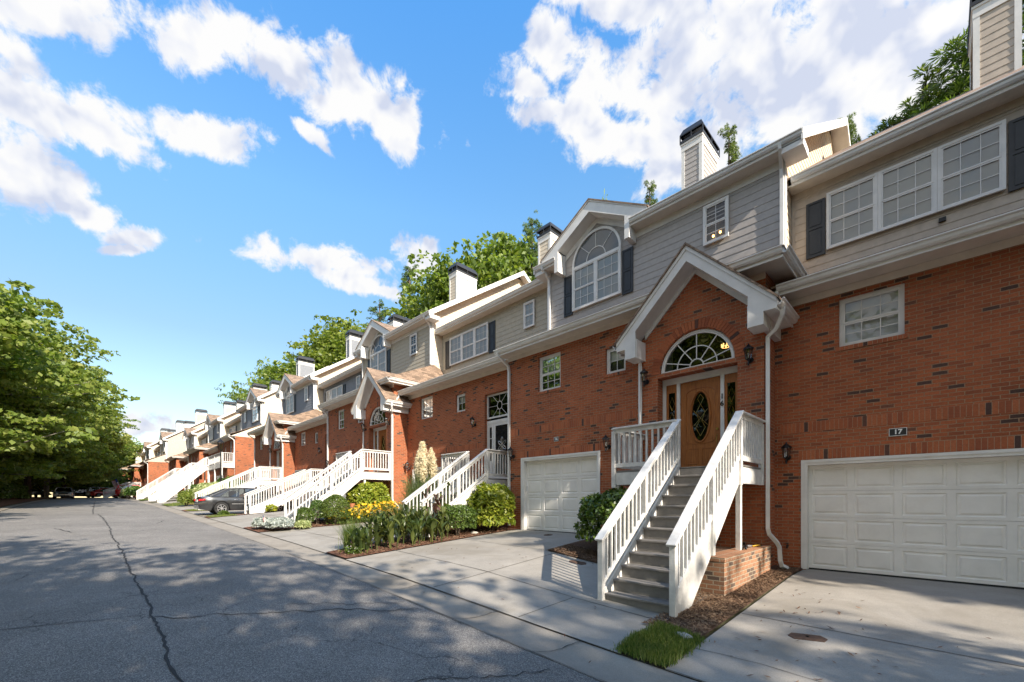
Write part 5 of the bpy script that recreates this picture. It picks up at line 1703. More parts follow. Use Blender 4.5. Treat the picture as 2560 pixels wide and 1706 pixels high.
def blades(name, label, cat, loc, n, h_, spread, w_, mat, seed, droop=.5, group=None, base=.06, root=None):
    rs = np.random.RandomState(seed)
    root = root or empty(name, loc)
    if label: tag(root, label, cat, group)
    a = rs.uniform(0, 2 * np.pi, n); H_ = h_ * rs.uniform(.55, 1.1, n); sp = spread * rs.uniform(.2, 1.0, n)
    b0 = np.stack([rs.normal(0, base, n), rs.normal(0, base, n), np.zeros(n) - .02], 1)
    D = np.stack([np.cos(a), np.sin(a), np.zeros(n)], 1)
    Sd = np.stack([-np.sin(a), np.cos(a), np.zeros(n)], 1)
    quads = []
    K = 4
    pts = []
    for k in range(K + 1):
        u = k / K
        z = H_ * (u * (1 + droop) - droop * 1.1 * u ** 2.6)
        pts.append(b0 + D * (sp * u ** 1.7)[:, None] + np.array([0, 0, 1]) * z[:, None])
    for k in range(K):
        wa, wb = w_ * (1 - (k / K) ** 2), w_ * (1 - ((k + 1) / K) ** 2) + .0008
        quads.append(np.stack([pts[k] - Sd * wa / 2, pts[k] + Sd * wa / 2, pts[k + 1] + Sd * wb / 2, pts[k + 1] - Sd * wb / 2], 1))
    npmesh('blade_tuft', np.concatenate(quads), 4, mat, root)
    return root


blades('pampas_grass_fringe', 'green grass fringe at the foot of the pampas plumes', 'grass tuft', on(-12.35, 7.6), 900, 1.15, .8, .010, 'reed_blade', 25, .4, base=.2)
blades('ornamental_grass', 'fine green ornamental grass tuft at the kerb end of the plant bed', 'grass tuft', on(-10.55, 4.72), 900, .78, .50, .007, 'grass_blade', 21, .35, base=.09)
pg = blades('pampas_grass', 'tall pampas grass with cream plumes behind the left staircase', 'pampas grass', on(-12.75, 8.35), 2600, 1.85, 1.15, .014, 'reed_blade', 22, .45, base=.22)
rs = np.random.RandomState(23)
for i in range(12):
    a = rs.uniform(0, 6.28); rr_ = rs.uniform(0.02, .42)
    bx, by = rr_ * math.cos(a), rr_ * math.sin(a)
    top = 3.15 - rr_ * 1.7 + rs.uniform(-.25, .1)
    f = MB(); f.tube([(bx * .3, by * .3, 0), (bx * .8, by * .8, top - 1.2), (bx, by, top - .3)], [.010, .008, .005], 5); st = f.build('stalk', 'reed_blade', pg)
    n = 900
    u = rs.uniform(0, 1, n)
    rad_ = .13 * np.sin(np.pi * np.clip(u * .93 + .09, 0, 1)) ** .8 * rs.uniform(.05, 1.15, n)
    th = rs.uniform(0, 6.28, n)
    P = np.stack([bx + rad_ * np.cos(th) * 1.0, by + rad_ * np.sin(th), top - .85 + u * .92], 1)
    Q = leaf_quads(P, .017, rs=rs, aspect=9, jit=1.0)
    npmesh('plume', Q, 4, 'plume', pg)


def canna(label, loc, h_, nst, seed, mat='leaf_canna', group='broad-leaved plants in the kerb bed', wide=.13, leafl=.45, name='canna_plant', spread=.16):
    rng = random.Random(seed)
    root = empty(name, loc); tag(root, label, 'plant', group)
    stems, leaves = MB(), MB()
    for s_ in range(nst):
        a0 = rng.uniform(0, 6.28); r0 = rng.uniform(.02, spread)
        bx, by = r0 * math.cos(a0), r0 * math.sin(a0)
        H_ = h_ * rng.uniform(.65, 1.0)
        lx, ly = rng.uniform(-.12, .12) * H_, rng.uniform(-.12, .12) * H_
        stems.tube([(bx, by, -.04), (bx + lx * .5, by + ly * .5, H_ * .45), (bx + lx, by + ly, H_ * .85)], [.014, .010, .005], 5)
        nl = rng.randint(5, 7)
        for j in range(nl):
            u = .18 + .75 * j / nl
            p = Vector((bx + lx * u, by + ly * u, H_ * u * .85))
            a = a0 + j * 2.3 + rng.uniform(-.5, .5)
            D = Vector((math.cos(a), math.sin(a), 0)); Sd = Vector((-math.sin(a), math.cos(a), 0))
            L = leafl * rng.uniform(.7, 1.1) * (1.1 - .35 * u); wd = wide * rng.uniform(.8, 1.15)
            el0 = rng.uniform(55, 78); bend = rng.uniform(20, 65)
            K = 7; q = p.copy(); rows = []
            for k in range(K + 1):
                t_ = k / K
                e = rad(el0 - bend * t_ ** 1.4)
                w_ = wd * math.sin(math.pi * min(1, t_ * .92 + .05)) ** .75 * (1 if k < K else .05)
                nrm = (D * -math.sin(e) + Vector((0, 0, 1)) * math.cos(e))
                rows.append([q - Sd * w_ / 2 + nrm * w_ * .22, q.copy(), q + Sd * w_ / 2 + nrm * w_ * .22])
                q = q + (D * math.cos(e) + Vector((0, 0, 1)) * math.sin(e)) * (L / K)
            vs = [v_ for r_ in rows for v_ in r_]
            fs = []
            for k in range(K):
                for c_ in (0, 1):
                    fs.append((3 * k + c_, 3 * k + c_ + 1, 3 * k + c_ + 4, 3 * k + c_ + 3))
            leaves.add(vs, fs)
    stems.build('stem', mat, root)
    leaves.build('leaves', mat, root, smooth=True)
    return root


CN = [(-10.15, 5.0, .85), (-10.5, 5.4, .95), (-9.95, 5.5, .8), (-10.35, 5.95, .9), (-9.9, 6.1, .75), (-10.7, 6.3, 1.0), (-10.2, 6.6, 1.0), (-9.85, 6.75, .8), (-10.6, 6.95, 1.1), (-10.1, 7.25, .95), (-10.9, 5.7, .85), (-11.0, 6.7, .95), (-9.95, 4.75, .6), (-11.1, 7.4, 1.0)]
NB = ['beside the fine grass tuft', 'second row back from the tuft', 'at the driveway edge close to the tuft', 'in the thick of the clump', 'leaning over the driveway edge', 'far side of the clump', 'tall, in the middle of the clump', 'short, at the driveway edge before the boxy shrub', 'tall, behind the middle of the clump', 'next to the boxy dark shrub', 'at the far edge near the other driveway', 'far edge, before the lower stair post', 'lowest, at the kerb', 'against the left staircase']
for i, ((x, y, h_), nb_) in enumerate(zip(CN, NB)):
    canna('dark green broad-leaved plant ' + nb_, on(x, y), h_ * 1.18, 6, 40 + i, leafl=.40, wide=.105, spread=.24)
canna('tall maroon broad-leaved plant standing before the left staircase', on(-10.45, 7.2), 2.35, 3, 75, 'leaf_maroon', 'maroon plants', .13, .42, spread=.35)
canna('tall green canna with red-tinged leaves beside the maroon one', on(-10.75, 7.75), 1.95, 3, 72, 'leaf_canna', 'maroon plants', .18, .55, spread=.2)

# white flowers by the kerb
def flowers(name, label, loc, n, h_, spread, petal, seed, fsize=.055, leafmat='leaf_box', group=None):
    rs = np.random.RandomState(seed)
    root = empty(name, loc); tag(root, label, 'flowers', group)
    P = np.stack([rs.normal(0, spread[0], n), rs.normal(0, spread[1], n), h_ * rs.uniform(.35, 1.05, n)], 1)
    k = 9
    ang = np.linspace(0, 2 * np.pi, k, endpoint=False)
    qs = []
    for i in range(n):
        tilt = unit(1, rs)[0] * .7 + np.array([0.25, -.4, .8]); tilt /= np.linalg.norm(tilt)
        A = np.cross(tilt, [0, 0, 1.01]); A /= np.linalg.norm(A); Bv = np.cross(tilt, A)
        for a in ang:
            d = A * math.cos(a) + Bv * math.sin(a); s2 = -A * math.sin(a) + Bv * math.cos(a)
            qs.append([P[i] + d * fsize * .2, P[i] + d * fsize * .7 + s2 * fsize * .25, P[i] + d * fsize * 1.05, P[i] + d * fsize * .7 - s2 * fsize * .25])
    npmesh('petals', np.array(qs), 4, petal, root)
    m_ = n * 9
    L = np.stack([rs.normal(0, spread[0] * 1.05, m_), rs.normal(0, spread[1] * 1.05, m_), h_ * rs.uniform(.05, .92, m_)], 1)
    npmesh('leaves', leaf_quads(L, .035, rs=rs, aspect=2.2, jit=1), 4, leafmat, root)
    f = MB()
    for i in range(0, n, 2):
        f.tube([(P[i, 0] * .5, P[i, 1] * .5, 0), tuple(P[i] - [0, 0, .01])], .004, 4, cap=False)
    f.build('stem', 'leaf_box', root)
    return root


flowers('coneflowers', 'yellow daisy-like flowers at the left of the brick planter', on(-17.05, 7.35), 150, .62, (.24, .30), 'petal_yellow', 31, group='yellow flower clumps')
flowers('coneflowers', 'yellow daisy-like flowers in the middle before the brick planter', on(-16.95, 8.2), 150, .72, (.24, .28), 'petal_yellow', 32, group='yellow flower clumps')
flowers('coneflowers', 'yellow daisy-like flowers at the right by the downspout corner', on(-16.7, 9.1), 130, .80, (.24, .28), 'petal_yellow', 33, group='yellow flower clumps')
flowers('white_flowers', 'pot-high white flowers at the base of the fine grass tuft', on(-10.02, 4.55), 26, .20, (.09, .09), 'petal_white', 34, .03)


def flag(label, loc, w_, h_, pole, rz=0.0, furl=.35, lean=0.0, group='small striped flags'):
    root = empty('flag', loc, rz); tag(root, label, 'flag', group)
    f = MB(); f.tube([(0, 0, 0), (lean * pole, 0, pole)], max(.005, pole * .008), 6); f.build('pole', 'black_metal', root)
    def pt(u, v_):   # u along fly, v down the hoist
        x = lean * (pole - v_ * h_) + u * w_ * (1 - furl); y = math.sin(u * 9) * w_ * .08; z = pole - v_ * h_ - u * w_ * .55 * furl * 1.6
        return (x, y, z)
    for cn, mt, sel in (('red_stripes', 'flag_red', lambda k: k % 2 == 0), ('white_stripes', 'flag_white', lambda k: k % 2 == 1)):
        g_ = MB()
        for k in range(13):
            if not sel(k): continue
            u0 = .4 if k < 7 else 0
            for j in range(8):
                ua, ub = u0 + (1 - u0) * j / 8, u0 + (1 - u0) * (j + 1) / 8
                g_.quad(pt(ua, k / 13), pt(ub, k / 13), pt(ub, (k + 1) / 13), pt(ua, (k + 1) / 13))
        g_.build(cn, mt, root)
    g_ = MB()
    for j in range(4): g_.quad(pt(.4 * j / 4, 0), pt(.4 * (j + 1) / 4, 0), pt(.4 * (j + 1) / 4, 7 / 13), pt(.4 * j / 4, 7 / 13))
    g_.build('canton', 'flag_blue', root)
    g_ = MB()
    for r_ in range(4):
        for c_ in range(5):
            u, v_ = .04 + .08 * c_, (.06 + r_ * .13)
            p = pt(u, v_); s_ = w_ * .012
            g_.add([(p[0] - s_, p[1] - .003, p[2]), (p[0], p[1] - .003, p[2] - s_), (p[0] + s_, p[1] - .003, p[2]), (p[0], p[1] - .003, p[2] + s_)], [(0, 1, 2, 3)])
    g_.build('stars', 'flag_white', root)


flag('little striped flag stuck in the ground at the kerb end of the plant bed', on(-10.12, 4.5), .30, .19, .42, rad(30), .75)
flag('little striped flag standing in the silver-leaved plants', on(-17.3, 4.45), .24, .16, .55, rad(40), .6)
flag('striped flag drooping in front of the far brick planter', on(-17.6, 7.4, .45), .42, .28, .75, rad(40), .8)
flag('large striped flag on a slanted pole by the far row', (-92.5, 3.6, 3.4), 1.5, 1.0, 1.6, rad(215), .35, .6)

# tub under the drooping flag
f = MB(); f.tube([(0, 0, 0), (0, 0, .22)], [.09, .14], 14); o = f.build('flower_pot', 'stone'); o.location = (-17.62, 7.38, 1.29); tag(o, 'grey pot with the drooping flag on the brick planter', 'pot')
for i, (y, s_) in enumerate(((8.0, .11), (8.5, .12))):
    f = MB(); f.tube([(0, 0, 0), (0, 0, .16)], [s_ * .75, s_], 14); o = f.build('flower_pot', 'terracotta'); o.location = (-17.8, y, 1.289); tag(o, ('left' if i == 0 else 'right') + ' terracotta pot of the two on the brick planter', 'pot')
f = MB(); f.tube([(0, 0, 0), (0, 0, .5), (0, 0, .62), (0, 0, .66)], [.05, .06, .11, .04], 10); o = f.build('garden_statue', 'terracotta', smooth=True); o.location = (-35.6, 8.6, 3.0); tag(o, 'terracotta figure on the landing beyond the sedan', 'statue')

# grass patches as tufts over a turf sheet
def turf(label_seed, poly, n, h_=.07, name='grass'):
    o = sheet('turf', poly, 'turf', .028, 20, 10, seed=label_seed, wob=.03); tag(o, kind='structure')
    rs = np.random.RandomState(label_seed)
    a, b, c, d = [np.array(p) for p in poly]
    u, v_ = rs.uniform(0, 1, n), rs.uniform(0, 1, n)
    u = u + rs.normal(0, .035, n); v_ = v_ + rs.normal(0, .05, n)
    P = (a * (1 - u)[:, None] + b * u[:, None]) * (1 - v_)[:, None] + (d * (1 - u)[:, None] + c * u[:, None]) * v_[:, None]
    Zs = np.array([gz(p[0], p[1]) for p in P]) + .02
    P = np.column_stack([P, Zs]); h_ = h_ * (.55 + .6 * (.5 + .5 * np.sin(P[:, 0] * 9) * np.sin(P[:, 1] * 7 + 1)))
    an = rs.uniform(0, 6.28, n)
    tip = P + np.stack([np.cos(an) * h_ * .55 * rs.uniform(0, 1, n), np.sin(an) * h_ * .55 * rs.uniform(0, 1, n), h_ * rs.uniform(.5, 1.25, n)], 1)
    Sd = np.stack([np.sin(an), -np.cos(an), np.zeros(n)], 1) * .0045
    mid = (P + tip) / 2 + [0, 0, .008]
    Q = np.stack([P - Sd, P + Sd, mid + Sd * .7, tip, tip, mid - Sd * .7], 1)
    o = npmesh(name, np.stack([P - Sd, P + Sd, tip + Sd * .1, mid - Sd], 1), 4, 'grass_blade')
    tag(o, kind='stuff')


turf(1, [(-1.98, 4.2), (-1.98, 5.15), (-2.60, 5.30), (-2.58, 4.2)], 7500, .085)
turf(2, [(-25.62, 4.3), (-25.62, 5.4), (-26.9, 5.4), (-26.9, 4.3)], 2500, .08)
turf(3, [(-33.0, 4.4), (-33.0, 6.3), (-34.4, 6.3), (-34.4, 4.4)], 3000, .09)
turf(4, [(-41.3, 4.3), (-41.3, 6.5), (-45.9, 6.5), (-45.9, 4.3)], 3000, .12)
turf(5, [(-66, 4.3), (-66, 5.5), (-72, 5.5), (-72, 4.3)], 1500, .12)

# bark chips and fallen leaves
def chips(name, regs, n, size, mat, seed, lift=.035):
    rs = np.random.RandomState(seed)
    Ps = []
    for (x0, x1, y0, y1) in regs:
        k = int(n * abs((x1 - x0) * (y1 - y0)))
        x, y = rs.uniform(min(x0, x1), max(x0, x1), k), rs.uniform(y0, y1, k)
        z = np.array([gz(a, b_) for a, b_ in zip(x, y)]) + lift + rs.uniform(0, .012, k)
        Ps.append(np.column_stack([x, y, z]))
    P = np.concatenate(Ps)
    N = np.tile([0, 0, 1.0], (len(P), 1))
    o = npmesh(name, leaf_quads(P, size, N=N, rs=rs, aspect=3.2, jit=.45), 4, mat)
    tag(o, kind='stuff')


chips('bark_chips', [(-2.04, -2.75, 5.15, 7.2), (-2.04, -2.42, 7.2, 10.6), (-2.75, -4.2, 6.9, 7.3), (-4.6, -6.4, 7.5, 8.3)], 3800, .016, 'chip', 51)
chips('bark_chips', [(-9.66, -10.75, 4.3, 6.0), (-9.66, -11.4, 6.0, 9.5), (-16.8, -18.9, 4.3, 8.0)], 700, .022, 'chip', 52)
chips('fallen_leaves', [(-1.9, -.6, 4.4, 8.5), (-2.7, -6.4, 7.2, 9.4)], 12, .022, 'chip', 53, .018)
chips('fallen_leaves', [(1, -10, 3.45, 4.1), (3, -9, 4.2, 7.5)], 2.5, .018, 'chip', 54, .018)

# ================================================================ street lamp
root = empty('street_lamp', (-42.0, 7.7, gz(-42, 7.7))); tag(root, 'black lamp post with glass lantern before the second row', 'street lamp')
f = MB(); f.tube([(0, 0, 0), (0, 0, .5), (0, 0, .55), (0, 0, 4.3)], [.11, .10, .065, .045], 10); f.build('pole', 'black_metal', root)
f = MB(); f.tube([(0, 0, 4.3), (0, 0, 4.38)], [.05, .16], 8); f.tube([(0, 0, 4.95), (0, 0, 5.0), (0, 0, 5.18), (0, 0, 5.35)], [.27, .26, .10, .02], 8)
for k in range(6):
    a = k * math.pi / 3; f.tube([(.15 * math.cos(a), .15 * math.sin(a), 4.38), (.24 * math.cos(a), .24 * math.sin(a), 4.95)], .014, 4)
f.build('lantern_frame', 'black_metal', root)
f = MB(); f.tube([(0, 0, 4.38), (0, 0, 4.95)], [.14, .23], 6, cap=False); f.build('lantern_glass', 'lantern_glass', root)


# ================================================================ cars
def car(label, loc, rz, paintm, kind='sedan', cat='car'):
    """built along +x (front); wheels on z=0"""
    root = empty('parked_car', loc, rz); tag(root, label, cat)
    P = {'sedan': dict(L=4.8, W=.90, belt=.93, top=1.46, hood=.88, gh=(-1.95, -1.05, .55, 1.30), clear=.22, wr=.335, ax=(-1.42, 1.38), trunk=.98),
         'suv': dict(L=4.7, W=.93, belt=1.12, top=1.80, hood=1.08, gh=(-2.22, -2.0, .45, 1.05), clear=.32, wr=.38, ax=(-1.38, 1.40), trunk=1.12)}[kind]
    L, W = P['L'], P['W']
    n = 49
    xs = [-L / 2 + L * i / (n - 1) for i in range(n)]
    rings = []
    for x in xs:
        u = abs(x) / (L / 2)
        wf = W * (1 - .16 * max(0, (u - .72) / .28) ** 2)
        # top of lower body
        if x < P['gh'][0]: zt = P['trunk'] - .06 * ((P['gh'][0] - x) / (L / 2 + P['gh'][0])) ** 2
        elif x > P['gh'][3]: zt = P['hood'] + .04 - .22 * ((x - P['gh'][3]) / (L / 2 - P['gh'][3])) ** 1.6
        else: zt = P['trunk'] + (P['hood'] + .04 - P['trunk']) * (x - P['gh'][0]) / (P['gh'][3] - P['gh'][0])
        zl = P['clear'] + .10 * max(0, (u - .85) / .15)
        zs = zl
        for ax in P['ax']:
            R_ = P['wr'] + .055
            if abs(x - ax) < R_: zs = max(zs, P['wr'] + math.sqrt(R_ ** 2 - (x - ax) ** 2))
        if u > .985: zt_ = zt - .12; 
        else: zt_ = zt
        zm = max(zs + .02, (zl + zt) * .52)
        fcx = 1.0
        rings.append([(0, zl), (wf * .8, zl), (wf * .97, max(zs, zl)), (wf, max(zm, zs + .01)), (wf * .985, max(zt_ - .14, zs + .02)), (wf * .93, zt_ - .03), (wf * .8, zt_), (0, zt_ + .025)])
    f = MB()
    m_ = len(rings[0]) * 2 - 2
    vs = []
    for x, r_ in zip(xs, rings):
        full = [(x, -p[0], p[1]) for p in r_] + [(x, p[0], p[1]) for p in r_[1:-1][::-1]]
        vs += full
    fs = [(i * m_ + k, i * m_ + (k + 1) % m_, (i + 1) * m_ + (k + 1) % m_, (i + 1) * m_ + k) for i in range(n - 1) for k in range(m_)]
    fs += [tuple(range(m_))[::-1], tuple(range((n - 1) * m_, n * m_))]
    f.add(vs, fs)
    body = f.build('body', paintm, root, smooth=True)
    md = body.modifiers.new('es', 'EDGE_SPLIT'); md.split_angle = rad(32)
    # greenhouse
    g0, g1, g2, g3 = P['gh']
    zb0, zb3 = P['trunk'] + .0, P['hood'] + .05
    zt = P['top']
    def gh(scale, dz):
        V = []
        for (x, z, w_) in ((g0, zb0 - .03, .86 * W), (g1, zt - .045, .66 * W), ((g1 + g2) / 2, zt, .68 * W), (g2, zt - .03, .66 * W), (g3, zb3 - .03, .86 * W)):
            V.append((x, z + dz, w_ + scale))
        return V
    V = gh(0, 0)
    gl = MB()
    vs = []
    for (x, z, w_) in V: vs += [(x, -w_, z), (x, w_, z)]
    # belt points under the roof stations
    bl = [(V[1][0], zb0 + .0, .91 * W), (V[3][0], zb3 - .0, .91 * W)]
    side = lambda sgn: [(V[0][0], sgn * V[0][2], V[0][1]), (V[1][0], sgn * V[1][2], V[1][1]), (V[2][0], sgn * V[2][2], V[2][1]), (V[3][0], sgn * V[3][2], V[3][1]), (V[4][0], sgn * V[4][2], V[4][1])]
    for sgn in (-1, 1):
        s_ = side(sgn)
        b0 = (s_[1][0], sgn * .895 * W, zb0 - .02); b1 = (s_[2][0], sgn * .90 * W, (zb0 + zb3) / 2 - .02); b2 = (s_[3][0], sgn * .895 * W, zb3 - .02)
        gl.add([s_[0], b0, s_[1]], [(0, 1, 2)]); gl.quad(b0, b1, s_[2], s_[1]); gl.quad(b1, b2, s_[3], s_[2]); gl.add([b2, s_[4], s_[3]], [(0, 1, 2)])
    gl.quad((V[0][0], -V[0][2], V[0][1]), (V[0][0], V[0][2], V[0][1]), (V[1][0], V[1][2], V[1][1]), (V[1][0], -V[1][2], V[1][1]))
    gl.quad((V[4][0], -V[4][2], V[4][1]), (V[4][0], V[4][2], V[4][1]), (V[3][0], V[3][2], V[3][1]), (V[3][0], -V[3][2], V[3][1]))
    gl.build('window_glass', 'car_glass', root)
    r_ = MB()
    for (a, b_) in ((1, 2), (2, 3)):
        r_.slab([(V[a][0], -V[a][2] - .01, V[a][1] + .02), (V[b_][0], -V[b_][2] - .01, V[b_][1] + .02), (V[b_][0], V[b_][2] + .01, V[b_][1] + .02), (V[a][0], V[a][2] + .01, V[a][1] + .02)], .035)
    for sgn in (-1, 1):
        s_ = side(sgn)
        r_.tube([s_[0], s_[1], s_[2], s_[3], s_[4]], [.05, .045, .03, .03, .035], 6)
        r_.tube([(s_[2][0] - .05, sgn * .905 * W, (zb0 + zb3) / 2), (s_[2][0] - .03, s_[2][1], s_[2][2])], .035, 4)
        # rear quarter pillar
        r_.add([(g0, sgn * .865 * W, zb0 - .02), (g0 + .45, sgn * .90 * W, zb0 - .0), (g1 + .12, sgn * .685 * W, zt - .06), (g1 - .05, sgn * .665 * W, zt - .05)], [(0, 1, 2, 3)])
    r_.build('roof_pillars', paintm, root, smooth=False)
    i_ = MB(); i_.box(g1 - .2, g2, -.6 * W, .6 * W, .5, zb0 - .02)
    for xx in (-.75, .25):
        for yy in (-.4, .4): i_.box(xx - .06, xx + .06, yy - .22, yy + .22, .6, zb0 + .32)
    i_.build('seats', 'rubber', root)
    for ax in P['ax']:
        for sgn in (-1, 1):
            w_ = MB(); R_ = P['wr']; y0_, y1_ = sgn * (W - .20), sgn * (W + .005)
            w_.tube([(ax, y0_, R_), (ax, y0_ + sgn * .02, R_), (ax, y1_ - sgn * .02, R_), (ax, y1_, R_), (ax, y1_, R_), (ax, y1_ - sgn * .02, R_)], [R_ * .9, R_, R_, R_ * .95, R_ * .68, R_ * .66], 28)
            wo = w_.build('wheel', 'rubber', root, smooth=False)
            k = MB()
            rr_ = R_ * .64
            k.tube([(ax, y1_ - sgn * .022, R_), (ax, y1_ - sgn * .004, R_)], [rr_, rr_ * .96], 28)
            h_ = MB()
            for q in range(7):
                a = q * 2 * math.pi / 7
                h_.beam((ax + .05 * math.cos(a), y1_ + sgn * .004, R_ + .05 * math.sin(a)), (ax + rr_ * .93 * math.cos(a), y1_ + sgn * .0, R_ + rr_ * .93 * math.sin(a)), .035, .014, up=(0, 1, 0))
            h_.tube([(ax, y1_ - sgn * .01, R_), (ax, y1_ + sgn * .012, R_)], .05, 10)
            h_.tube([(ax + rr_ * .95 * math.cos(i * math.pi / 12), y1_, R_ + rr_ * .95 * math.sin(i * math.pi / 12)) for i in range(25)], .016, 5, cap=False)
            k.build('wheel_well', 'black_metal', wo); h_.build('rim', 'alloy', wo)
    for sgn in (-1, 1):
        k = MB(); k.tube([(-L / 2 + .02, sgn * W * .62, P['trunk'] - .20), (-L / 2 + .06, sgn * W * .80, P['trunk'] - .20), (-L / 2 + .26, sgn * W * .94, P['trunk'] - .17)], [.075, .085, .05], 8, sq=.8); k.build('taillight', 'tail_red', root, smooth=True)
        k = MB(); k.tube([(L / 2 - .05, sgn * W * .52, P['hood'] - .22), (L / 2 - .14, sgn * W * .76, P['hood'] - .20), (L / 2 - .40, sgn * W * .93, P['hood'] - .14)], [.06, .07, .04], 8); k.build('headlight', 'lamp_clear', root, smooth=True)
        k = MB(); k.box(g3 - .42, g3 - .26, sgn * W * 1.0, sgn * W * 1.16, P['belt'] + .02, P['belt'] + .14); k.box(g3 - .38, g3 - .30, sgn * W * .9, sgn * W * 1.0, P['belt'] + .02, P['belt'] + .06); k.build('wing_mirror', paintm, root, bevel=.02)
        for xx in (-.75, .30):
            k = MB(); k.tube([(xx - .09, sgn * W * .99, P['belt'] - .12), (xx, sgn * (W + .02), P['belt'] - .115), (xx + .09, sgn * W * .99, P['belt'] - .12)], .013, 6); k.build('door_handle', 'alloy', root)
        k = MB(); k.box(-.95, 1.0, sgn * (W - .01), sgn * (W + .012), .56, .59); k.build('side_moulding', 'alloy', root)
        k = MB()
        for xx in (-1.02, -.12, .98): k.box(xx - .004, xx + .004, sgn * (W * .97), sgn * (W + .003), .34, P['belt'] - .1)
        k.build('door_gap', 'rubber', root)
    k = MB(); k.box(L / 2 - .04, L / 2 + .012, -.42, .42, P['hood'] - .34, P['hood'] - .20); k.box(L / 2 - .03, L / 2 + .006, -.5, .5, .32, .42); k.build('grille', 'rubber', root)
    k = MB(); k.box(-L / 2 - .012, -L / 2 + .03, -.26, .26, P['trunk'] - .30, P['trunk'] - .16); k.build('number_plate', 'flag_white', root)
    k = MB(); k.box(-L / 2 - .03, -L / 2 + .2, -W * .86, W * .86, .36, .56); k.build('rear_bumper', paintm, root, bevel=.03)
    return root


def ez(x, y): return gz(x, y) + .01


car('charcoal sedan parked nose-in to the driveway, tail to the street', (-28.5, 6.52, .80), rad(90), 'paint_charcoal')
car('silver-blue sedan facing up the street at the left kerb', (-80, -2.4, ez(-80, -2.4)), rad(0), 'paint_silver')
car('black vehicle parked on the left verge behind the silver sedan', (-84, -5.6, gz(-84, -3.5) + .15), rad(15), 'paint_black', 'suv')
car('bronze vehicle tucked behind the hedge on the left verge', (-78, -7.6, gz(-78, -3.5) + .25), rad(-8), 'paint_bronze', 'suv')
car('red sport utility vehicle in a driveway of the far row', (-92.5, 5.2, 2.15), rad(88), 'paint_red', 'suv')
car('small red car beside the red utility vehicle', (-100.5, 2.4, 2.05), rad(95), 'paint_red')
car('white vehicle behind the small red car', (-106.5, 1.9, 2.05), rad(100), 'paint_white', 'suv')
car('dark car at the far left end of the parked row', (-108, -1.2, 1.98), rad(110), 'paint_black')


# ================================================================ trees
def skeleton(seed, height, spread, trunk_h, nl, flat=.5, tilt=0.0):
    rng = random.Random(seed)
    br, tips = MB(), []
    top = Vector((rng.uniform(-.5, .5) + tilt * height * .2, rng.uniform(-.5, .5), height * .86))
    mid = Vector((rng.uniform(-.3, .3) + tilt * height * .08, rng.uniform(-.3, .3), height * .45))
    r0 = height * .019
    br.tube([(0, 0, -.4), (0, 0, .1), tuple(mid * .5), tuple(mid), tuple((mid + top) / 2), tuple(top)], [r0 * 1.5, r0 * 1.1, r0 * .95, r0 * .75, r0 * .45, r0 * .12], 9)
    def trunk_at(z):
        if z < mid.z: return mid * (z / mid.z)
        return mid.lerp(top, (z - mid.z) / (top.z - mid.z))
    limbs = MB()
    for i in range(nl):
        u = i / max(1, nl - 1)
        z = trunk_h + (height * .84 - trunk_h) * u ** .9
        a = i * 2.4 + rng.uniform(-.4, .4)
        prof_ = math.sin(math.pi * (.22 + .72 * u)) ** .8
        L = spread * prof_ * rng.uniform(.78, 1.1)
        rise = rng.uniform(.1, .45) + .5 * u * (1 - flat)
        p = trunk_at(z)
        D = Vector((math.cos(a), math.sin(a), 0))
        q1 = p + D * L * .5 + Vector((0, 0, L * rise * .6)); q2 = p + D * L + Vector((0, 0, L * rise * .8 - L * .08))
        rl = r0 * .42 * (1 - .55 * u)
        limbs.tube([tuple(p), tuple(q1), tuple(q2)], [rl, rl * .6, rl * .15], 6)
        ns = max(3, int(L * 1.5))
        tips.append((q2, L))
        for j in range(ns):
            k = rng.uniform(.28, 1.0)
            s_ = p.lerp(q1, k * 2) if k < .5 else q1.lerp(q2, k * 2 - 1)
            a2 = a + rng.choice((-1, 1)) * rng.uniform(.5, 1.3)
            l2 = L * rng.uniform(.22, .42)
            e = s_ + Vector((math.cos(a2) * l2, math.sin(a2) * l2, l2 * rng.uniform(-.05, .5)))
            limbs.tube([tuple(s_), tuple(e)], [rl * .35, rl * .08], 4)
            tips.append((e, l2))
    tips.append((top, spread * .3))
    return br, limbs, tips


def make_tree(name, label, seed, height, spread, trunk_h, nl, mat, leaf, per, bark='bark', clump=(1.0, .45), group=None, sub=7):
    rs = np.random.RandomState(seed)
    br, limbs, tips = skeleton(seed, height, spread, trunk_h, nl)
    root = empty(name, (0, 0, 0)); tag(root, label, 'tree', group)
    br.build('trunk', bark, root, smooth=True); limbs.build('limbs', bark, root, smooth=True)
    Qs = []
    for (p, L) in tips:
        for s_ in range(sub):
            c_ = np.array(p) + rs.normal(size=3) * [clump[0] * .62, clump[0] * .62, clump[1] * .75]
            r_ = clump[0] * rs.uniform(.35, .72)
            k = int(per * rs.uniform(.6, 1.3))
            d = unit(k, rs) * (rs.uniform(.25, 1, k) ** .45)[:, None]
            d[:, 2] = np.abs(d[:, 2]) * .9 - .25
            P = c_ + d * [r_, r_, r_ * clump[1] / clump[0] * 1.25]
            Qs.append(leaf_quads(P, leaf, N=d * .5 + [0, 0, .5], rs=rs, jit=.8, aspect=1.6))
    npmesh('crown', np.concatenate(Qs), 4, mat, root)
    return root


